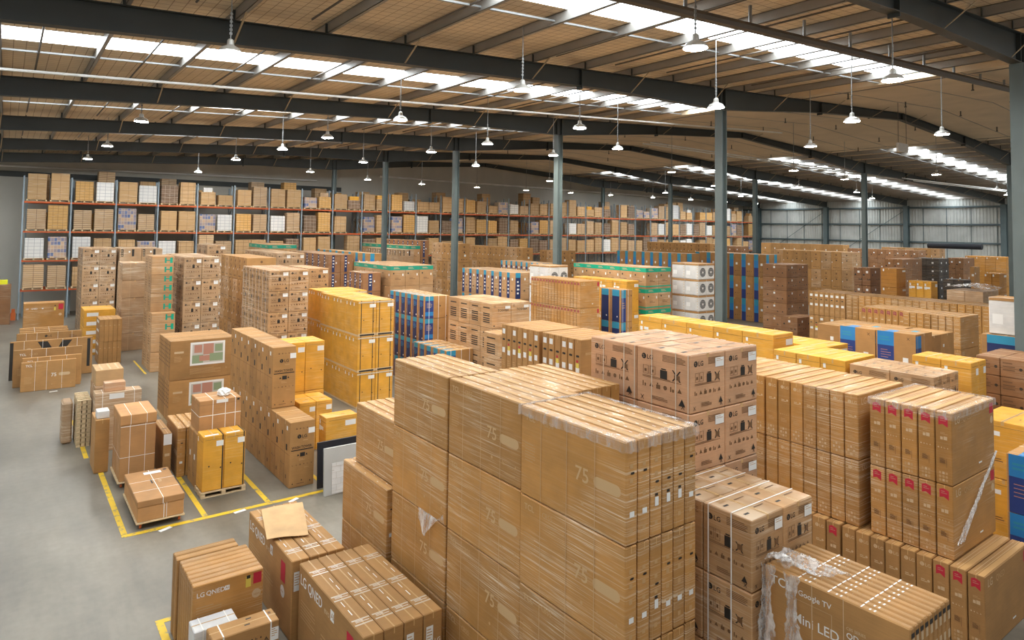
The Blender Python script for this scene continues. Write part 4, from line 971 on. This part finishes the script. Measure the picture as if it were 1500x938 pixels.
# loose cardboard sheet, slightly bowed
bm = bmesh.new(); n = 8
P4 = [Vector((4.2, 13.05, 1.33)), Vector((4.99, 13.0, 1.33)), Vector((4.57, 11.58, 1.33)), Vector((3.9, 11.78, 1.33))]
gr = [[None] * (n + 1) for _ in range(n + 1)]; g2 = [[None] * (n + 1) for _ in range(n + 1)]
for i in range(n + 1):
    for j in range(n + 1):
        u, v = i / n, j / n; p = P4[0] * (1 - u) * (1 - v) + P4[1] * u * (1 - v) + P4[2] * u * v + P4[3] * (1 - u) * v
        p.z += .03 * math.sin(math.pi * v) * u + .012 * math.sin(5 * u)
        gr[i][j] = bm.verts.new(p); g2[i][j] = bm.verts.new(p + Vector((0, 0, .006)))
for i in range(n):
    for j in range(n):
        bm.faces.new((gr[i][j], gr[i][j + 1], gr[i + 1][j + 1], gr[i + 1][j])); bm.faces.new((g2[i][j], g2[i + 1][j], g2[i + 1][j + 1], g2[i][j + 1]))
for i in range(n):
    for a, b, c, d in ((gr[i][0], gr[i + 1][0], g2[i + 1][0], g2[i][0]), (gr[i + 1][n], gr[i][n], g2[i][n], g2[i + 1][n]), (gr[0][i + 1], gr[0][i], g2[0][i], g2[0][i + 1]), (gr[n][i], gr[n][i + 1], g2[n][i + 1], g2[n][i])): bm.faces.new((a, b, c, d))
obj('cardboard_sheet', bm, 'pale_board', None, label='loose flat cardboard sheet lying across large TV cartons', category='cardboard')

# dollies
def dolly(x, y, dx, dy, label):
    t = empty('wheeled_dolly', (x + dx / 2, y + dy / 2, 0), label=label, category='dolly')
    bm = bmesh.new(); bbox(bm, -dx / 2, -dy / 2, .13, dx / 2, dy / 2, .16, .004); obj('platform', bm, 'wood_pale', t)
    for sx in (-1, 1):
        for sy in (-1, 1):
            bm = bmesh.new(); cx_, cy_ = sx * (dx / 2 - .1), sy * (dy / 2 - .12); box(bm, cx_ - .04, cy_ - .045, .1, cx_ + .04, cy_ + .045, .13); box(bm, cx_ - .032, cy_ - .01, .05, cx_ - .027, cy_ + .03, .1); box(bm, cx_ + .027, cy_ - .01, .05, cx_ + .032, cy_ + .03, .1)
            k = obj('caster', bm, 'galvanised', t)
            bm = bmesh.new(); tube(bm, (cx_ - .022, cy_ + .01, .055), (cx_ + .022, cy_ + .01, .055), .055, 14); obj('wheel', bm, 'castor_orange', k)
dolly(2.6, 16.62, 1.0, 2.04, 'low wooden dolly with orange castors under strapped flat carton')
dolly(2.57, 19.45, .9, 1.42, 'wooden dolly with castors under the tall lidded carton')
def lidbox(a, b, c_, lid, straps_y, straps_x):
    c = Carton(a, b, c_, 'pale_kraft', 'none', .01)
    return c
board('pale_kraft', (.5, .26, .1), 0)
c = Carton(.95, 1.98, .32, 'pale_kraft', None)
low = put('strapped_flat_carton', c.done('strapped_flat_carton'), (3.1, 17.64, .162), 0, None, label='low flat carton with lid and white straps on a dolly', category='carton')
c = Carton(.975, 2.005, .14, 'pale_kraft', None)
c.q('t', .4, .84, .8, .93, 'label_white'); c.disc('t', .9, .93, .05, 'print_black', 8); c.qm('t', .46, .5, .035, .3, 'print_black')
for v in (.3, .62): c.q('t', 0, v, 1, v + .008, 'strap_white')
c.q('t', .53, 0, .545, .99, 'strap_white'); c.lines('t', .62, .62, .7, 4, .06, 'print_pale', .4); c.q('e', .53, 0, .545, 1, 'strap_white')
put('lid', c.done('lid'), (0, 0, .322), 0, low)
bm = bmesh.new(); box(bm, -.007, -.006, 0, .007, 0, .33); box(bm, .05, -.006, 0, .06, 0, .33); put('strap', mesh_of('strap', bm, ['strap_white']), (.06, -.991, 0), 0, low)
c = Carton(.82, 1.32, 1.42, 'pale_kraft', None)
for u in (.26, .7): c.q('e', u, 0, u + .012, 1, 'strap_white'); c.q('s', u, 0, u + .008, 1, 'strap_white')
c.q('e', 0, .42, 1, .428, 'strap_white'); c.q('s', 0, .42, 1, .428, 'strap_white'); c.q('e', 0, .97, 1, .98, 'strap_white')
tall = put('tall_lidded_carton', c.done('tall_lidded_carton'), (3.02, 20.15, .162), 0, None, label='tall plain carton with fitted lid and white straps on a dolly', category='carton')
c = Carton(.85, 1.35, .25, 'pale_kraft', None)
for u in (.28, .72): c.q('t', u, 0, u + .014, 1, 'strap_white'); c.q('e', u, 0, u + .014, 1, 'strap_white')
put('lid', c.done('lid'), (0, 0, 1.422), 0, tall)
# around the dollies
carton('slim_carton', 'carton', plain('kraft', (), False, 'y'), 2.2, 21.0, 0, .34, 1.0, 1.42, 'slim brown carton standing beyond the tall lidded carton')
carton('small_white_carton', 'carton', plain('white_board', (), False), 2.24, 21.1, 1.425, .3, .4, .2, 'small white carton on top of the slim brown carton')
carton('wide_flat_carton', 'carton', plain('kraft_grey', (.16, .84)), 2.36, 22.9, 0, 1.24, .5, 1.72, 'wide film wrapped upright carton behind the tall lidded carton')
carton('small_wrapped_carton', 'carton', plain('kraft_pink', (), False), 2.6, 22.98, 1.725, .56, .34, .26, 'small film wrapped carton lying on the wide upright carton')
carton('base_carton', 'carton', plain('kraft_light_wrap'), 2.42, 23.6, 0, .82, 1.3, 1.75, 'tall brown carton under the slatted top carton')
def slat_top(a, b, c_):
    c = Carton(a, b, c_, 'pale_board', None)
    for u in (.2, .5, .78): c.q('t', u, .08, u + .07, .92, 'tape')
    return c
carton('slatted_carton', 'carton', slat_top, 2.44, 23.75, 1.755, .76, 1.1, .48, 'pale carton with three dark strips on its lid')
for k in range(10): pallet(1.99, 23.7, .36, 1.2, .14 * k, 'narrow wooden pallet, %s from the floor in the pallet pile' % nth(k), .13, group='pile of narrow wooden pallets')
bm = bmesh.new(); bbox(bm, -.14, -.35, 0, .14, .35, 1.25, .05); put('wrapped_bundle', mesh_of('wrapped_bundle', bm, ['kraft_grey']), (1.78, 24.6, 0), 0, None, label='narrow grey film wrapped bundle beside the pallet pile', category='bundle')
def leantv(a, b, c_):
    c = Carton(a, b, c_, 'kraft', 'y'); c.lines('s', .1, .8, .4, 3, .05, 'print_pale_dim', .4); c.q('e', .2, .5, .8, .56, 'print_pale'); c.q('e', .3, .2, .7, .26, 'print_pale'); c.q('t', .2, .3, .8, .36, 'print_brown'); return c
carton('slim_leaning_carton', 'carton', leantv, 3.64, 19.55, 0, .2, 1.5, 1.2, 'slim carton with white delivery note beside the tall lidded carton')
bm = bmesh.new(); box(bm, -.1, -.005, 0, .1, 0, .28); put('delivery_note', mesh_of('delivery_note', bm, ['label_white']), (3.74, 19.54, .9), 0, None, label='white delivery note stuck on the slim leaning carton', category='paper')
def upc(a, b, c_):
    c = Carton(a, b, c_, 'pale_kraft', 'x')
    for u in (.32, .62, .86): c.strap(u, 'strap_white', .016, 'et')
    c.q('e', 0, .5, 1, .525, 'strap_white'); c.q('s', 0, .5, 1, .525, 'strap_white'); c.q('e', .4, .88, .68, .99, 'label_white'); c.q('s', 0, .86, 1, .865, 'seam'); c.q('e', 0, .86, 1, .865, 'seam'); c.qm('e', .9, .9, .06, .05, 'print_black')
    return c
carton('strapped_carton', 'carton', upc, 4.25, 18.42, 1.405, 1.05, .9, .8, 'strapped carton raised behind the orange pair')
bm = bmesh.new(); bmesh.ops.create_icosphere(bm, subdivisions=3, radius=.17); rq = random.Random(3)
for v in bm.verts:
    v.co *= .8 + .35 * rq.random(); v.co.z = max(-.06, v.co.z * .75)
obj('plastic_bag', bm, 'white_plastic', None, (4.95, 18.8, 2.275), label='crumpled white plastic bag on the strapped carton', category='bag')
pallet(4.18, 17.66, 1.08, .68, 0, 'pale pallet under the orange carton pair'); pallet(4.65, 24.5, 2.16, 2.0, 0, 'wide pallet under the picture fronted cartons')
# panels leaning by the tower row
bm = bmesh.new(); bbox(bm, 0, 0, 0, 1.3, .05, 1.16, .006); box(bm, .1, -.004, .1, 1.2, 0, 1.06)
o = obj('framed_board', bm, 'black_panel', None, (6.8, 16.7, 0), label='black framed panel standing behind the grey panel', category='panel'); o.rotation_euler = (-.05, 0, 0)
bm = bmesh.new(); bbox(bm, 0, 0, 0, 1.35, .05, 1.17, .006)
o = obj('display_board', bm, 'grey_panel', None, (6.74, 16.12, 0), label='grey display panel standing in front of the black panel', category='panel'); o.rotation_euler = (-.05, 0, 0)
bm = bmesh.new(); bbox(bm, .2, -.012, .03, .95, .002, .78, .004, 1)
for k in range(5): box(bm, .2, -.016, .1 + .15 * k, .95, -.012, .108 + .15 * k, 2)
for k in range(5):
    for i in range(3): x = .32 + .24 * i + (.12 if k % 2 else 0); box(bm, x, -.016, .108 + .15 * k, x + .008, -.012, .25 + .15 * k, 2)
box(bm, .2, -.018, .6, .26, -.012, .62, 2)
put('brick_inset', mesh_of('brick_inset', bm, ['grey_panel', 'white_board', 'pic_grey']), (0, 0, 0), 0, o, label='pale brick patterned inset')

# flat screens' cartons standing by the rack end
def tclface(a, b, c_):
    c = Carton(a, b, c_, 'kraft', 'x'); c.txt('e', 'TCL', .08, .84, .09, 'print_white'); c.txt('e', 'QLED', .22, .84, .08, 'print_pale_dim'); c.txt('e', '75', .54, .45, .14, 'print_white'); c.pill('e', .68, .46, .4, .12, 'print_pale')
    c.lines('e', .06, .5, .2, 6, .05, 'print_pale_dim', .35)
    for u in (.25, .46, .74): c.q('e', u, 0, u + .006, 1, 'strap_white')
    c.icons('e', .55, .9, .16, 3, .05, 'print_pale_dim'); return c
def vface(a, b, c_):
    c = Carton(a, b, c_, 'kraft', 'x'); w_, h = a, c_
    c.q('e', 0, 0, .04, .97, 'print_black'); c.q('e', .93, .2, .97, .96, 'print_black')
    c.k += 1; c.pts('e', [(.32 * w_, .96 * h), (.44 * w_, .96 * h), (.54 * w_, .62 * h), (.48 * w_, .45 * h)], 'print_black'); c.pts('e', [(.62 * w_, .96 * h), (.74 * w_, .96 * h), (.54 * w_, .4 * h), (.48 * w_, .45 * h)], 'print_black')
    c.disc('e', .22, .72, .14, 'print_pale', 20); c.disc('e', .22, .72, .11, 'kraft', 20)
    for u in (.16, .38, .62, .8): c.q('e', u, 0, u + .004, 1, 'strap_white')
    return c
def lgface(a, b, c_):
    c = Carton(a, b, c_, 'kraft', 'x'); c.logo('e', .42, .88, .09, 'print_black', 'kraft'); c.lines('e', .8, .9, .92, 3, .05, 'print_brown', .4)
    for u in (.14, .3, .62, .84): c.q('e', u, 0, u + .004, 1, 'strap_white')
    return c
carton('television_carton', 'carton', tclface, .74, 32.4, 0, 1.87, .16, 1.15, 'low flat TV carton numbered 75, in front of all standing flat cartons', lean=-.05)
carton('television_carton', 'carton', tclface, .78, 32.85, 0, 2.05, .16, 1.25, 'second flat TV carton, just behind the one numbered 75', lean=-.05)
carton('television_carton', 'carton', tclface, .5, 33.4, 0, 2.4, .18, 1.5, 'third flat TV carton, in front of the dark V print', lean=-.05)
carton('television_carton', 'carton', vface, .38, 35.0, 0, 3.05, .2, 1.62, 'wide flat TV carton with a big dark V print', lean=-.04)
carton('television_carton', 'carton', lgface, .62, 36.5, 0, 2.5, .2, 1.74, 'flat TV carton with round dark logo behind the V print', lean=-.03)
for k in range(3): carton('television_carton', 'carton', plain('kraft', (.3, .6), False), .74, 37.3 + .35 * k, 0, 1.9, .18, 1.72 + .03 * k, 'plain flat carton, %s behind the round logo carton' % nth(k), lean=-.03)
for k in range(5): carton('television_carton', 'carton', qned_wide('kraft_wrapped'), .98, 43.0 + .2 * k, .14, 1.82, .19, 2.28, 'large wrapped TV carton before the rack end, %s in row' % nth(k), group='wrapped TV cartons before the rack end')
pallet(.93, 42.95, 1.9, 1.05, 0, 'pallet under the wrapped TV cartons before the rack end')
def whitelab(a, b, c_):
    c = Carton(a, b, c_, 'orange_board', 'x'); c.q('e', .08, .3, .45, .7, 'label_white'); return c
for k in range(5): carton('small_orange_carton', 'carton', whitelab, 3.45, 39.6, .46 * k, 1.4, 1.9, .455, 'orange carton with white label by the rack end, %s from floor' % nth(k), group='orange cartons by the rack end')
for k in range(2):
    for i in range(5): carton('bottle_print_carton', 'carton', S('handle', 0), 3.86 + .19 * i, 36.75, 1.07 * k, .185, 1.5, 1.065, 'slim carton with white bottle print, %s tier, %s across' % (('bottom', 'top')[k], nth(i)), group='bottle print cartons by the aisle')
carton('brown_bundle', 'bundle', plain('kraft_dark', (.3,), False), -1.0, 54.0, 0, 1.5, 1.0, 2.6, 'dark brown bundle against the bare end of the back wall')
bm = bmesh.new(); bbox(bm, -.25, -.15, 0, .25, .15, .3, .02); obj('hi_vis_bag', bm, 'hi_vis', None, (.05, 54.4, 2.605), label='yellow bag on top of the dark brown bundle', category='bag')
# a black carpet roll across the far row
bm = bmesh.new(); tube(bm, (0, -2.3, 0), (0, 2.3, 0), .27, 24)
for y in (-2.3, 2.3): tube(bm, (0, y - .02 if y < 0 else y, 0), (0, y if y < 0 else y + .02, 0), .16, 16)
obj('carpet_roll', bm, 'black_carpet', None, (75.8, 26.3, 5.68), label='black rolled carpet lying on the far carton row', category='carpet roll')
carton('white_appliance', 'appliance', S('condenser'), 24.6, 6.75, 3.81, .9, .9, 1.1, 'white boxed unit on the navy banded pile')
for k in range(2): carton('support_carton', 'carton', plain('kraft_dark'), 27.63, 20.48, 1.04 * k, 1.3, 1.6, 1.035, 'dark carton carrying the white fan unit pile, %s tier' % ('bottom', 'upper')[k])
# stretch film: a torn hood over the near corner of the nine TV carton rows, with two tails hanging down
def film(name, fn, nu, nv, loc, label):
    bm = bmesh.new(); g = [[bm.verts.new(fn(i / nu, j / nv)) for j in range(nv + 1)] for i in range(nu + 1)]
    for i in range(nu):
        for j in range(nv): bm.faces.new((g[i][j], g[i + 1][j], g[i + 1][j + 1], g[i][j + 1]))
    for f in bm.faces: f.smooth = True
    return bm
rf = random.Random(5)
def crumple(p, s): return Vector((p[0] + rf.uniform(-s, s), p[1] + rf.uniform(-s, s), p[2] + rf.uniform(-s, s)))
def hood(u, v):
    x = 7.39 + .46 * u; y = 4.565 - (.35 + .75 * u) * v * .75
    z = 2.935 + .1 * math.sin(3.1 * v) * (1 - u) + .05 * math.sin(9 * u)
    return crumple((x, y, max(z, 2.925)), .016)
bm = film('', hood, 22, 26, None, '')
def tail(y0, wd, ln, sway):
    def f(u, v):
        t = v * ln; pinch = 1 - .45 * math.sin(min(1, v * 1.4) * math.pi) 
        return crumple((7.36 - .035 - .03 * math.sin(7 * u + 4 * v) - .03 * v, y0 - wd * pinch * (u - .5) - sway * v * .3, 2.95 - t), .011)
    return f
fm = obj('torn_stretch_film', bm, 'stretch_film', None, label='torn clear stretch film hanging over the corner of nine TV carton rows', category='plastic film')
obj('tail', film('', tail(4.46, .2, .95, -.1), 14, 30, None, ''), 'stretch_film', fm); obj('tail', film('', tail(4.18, .2, .9, .1), 10, 28, None, ''), 'stretch_film', fm)
def flap(u, v): return crumple((5.575 - .05 * math.sin(3 * u) * v, 8.72 + .75 * (1 - u) * 1.0, 2.25 - .38 * v * (1 - abs(2 * u - .6)) + .05), .008)
obj('loose_film_flap', film('', flap, 12, 8, None, ''), 'stretch_film', None, label='loose film flap on the far one of three tall piles', category='plastic film')
def tent(u, v):
    x = 37.05 + 2.1 * u; y = 11.7 + 1.6 * v
    return crumple((x, y - .12 * (1 - v), 4.25 + .05 * math.sin(8 * u) + .12 * math.sin(3 * v)), .03)
obj('film_tent', film('', tent, 18, 14, None, ''), 'stretch_film', None, label='slack clear film tent over a pile below black cartons', category='plastic film')

# film folded over the top edges of some piles, and a twisted rope of film
def collar(x, y, dx, dy, z, label):
    bm = bmesh.new(); n = 40
    loop = []
    for (ax, ay), (bx, by) in (((x, y), (x + dx, y)), ((x + dx, y), (x + dx, y + dy)), ((x + dx, y + dy), (x, y + dy)), ((x, y + dy), (x, y))):
        for i in range(n): loop.append((ax + (bx - ax) * i / n, ay + (by - ay) * i / n))
    cx_, cy_ = x + dx / 2, y + dy / 2; rings = []
    for off, h in ((.022, -.11), (.02, -.05), (.018, .008), (-.03, .02), (-.09, .018)):
        ring = []
        for px_, py_ in loop:
            vx, vy = (px_ - cx_) / (dx / 2), (py_ - cy_) / (dy / 2)
            ex = (abs(vx) > .999) * math.copysign(1, vx); ey = (abs(vy) > .999) * math.copysign(1, vy)
            ring.append(bm.verts.new((px_ + ex * off, py_ + ey * off, z + h + (rf.uniform(-.015, .015) if h < -.1 else rf.uniform(0, .01)))))
        rings.append(ring)
    for a, b in zip(rings, rings[1:]):
        for i in range(len(loop)): bm.faces.new((a[i], a[(i + 1) % len(loop)], b[(i + 1) % len(loop)], b[i]))
    obj('stretch_film', bm, 'thin_film', None, label=label, category='plastic film')
collar(5.55, 5.04, 1.22, 1.83, 4.492, 'clear film folded over the top edge of the pile with labelled slim ends')
collar(13.34, 4.71, 1.99, 1.36, 3.712, 'clear film folded over the top edge of the red badged block')
bm = bmesh.new(); a = Vector((15.25, 4.675, 2.75)); b = Vector((13.5, 4.675, 1.5))
for s_ in range(3):
    prev = None
    for i in range(25):
        t = i / 24; p = a.lerp(b, t) + Vector((rf.uniform(-.012, .012) + (s_ - 1) * .12 * t, -abs(rf.uniform(0, .008)), rf.uniform(-.012, .012)))
        if prev is not None: tube(bm, prev, p, .012 + .008 * rf.random(), 6)
        prev = p
obj('film_rope', bm, 'stretch_film', None, label='twisted strands of film running slanted down the red badged block', category='plastic film')
# hanging boards under the roof
def hanging(x, y, z, label):
    t = empty('hanging_sign', (x, y, z), label=label, category='sign')
    bm = bmesh.new(); bbox(bm, -.55, -.06, 0, .55, .06, .42, .01); obj('panel', bm, 'white_board', t)
    for s_ in (-.45, .45):
        bm = bmesh.new(); tube(bm, (s_, 0, .42), (s_, 0, roof_z(x + s_) - z + .015), .012, 6); obj('rod', bm, 'pipe_dark', t)
hanging(36.6, 14.9, 10.95, 'blank pale board hanging on two rods under the roof lining')
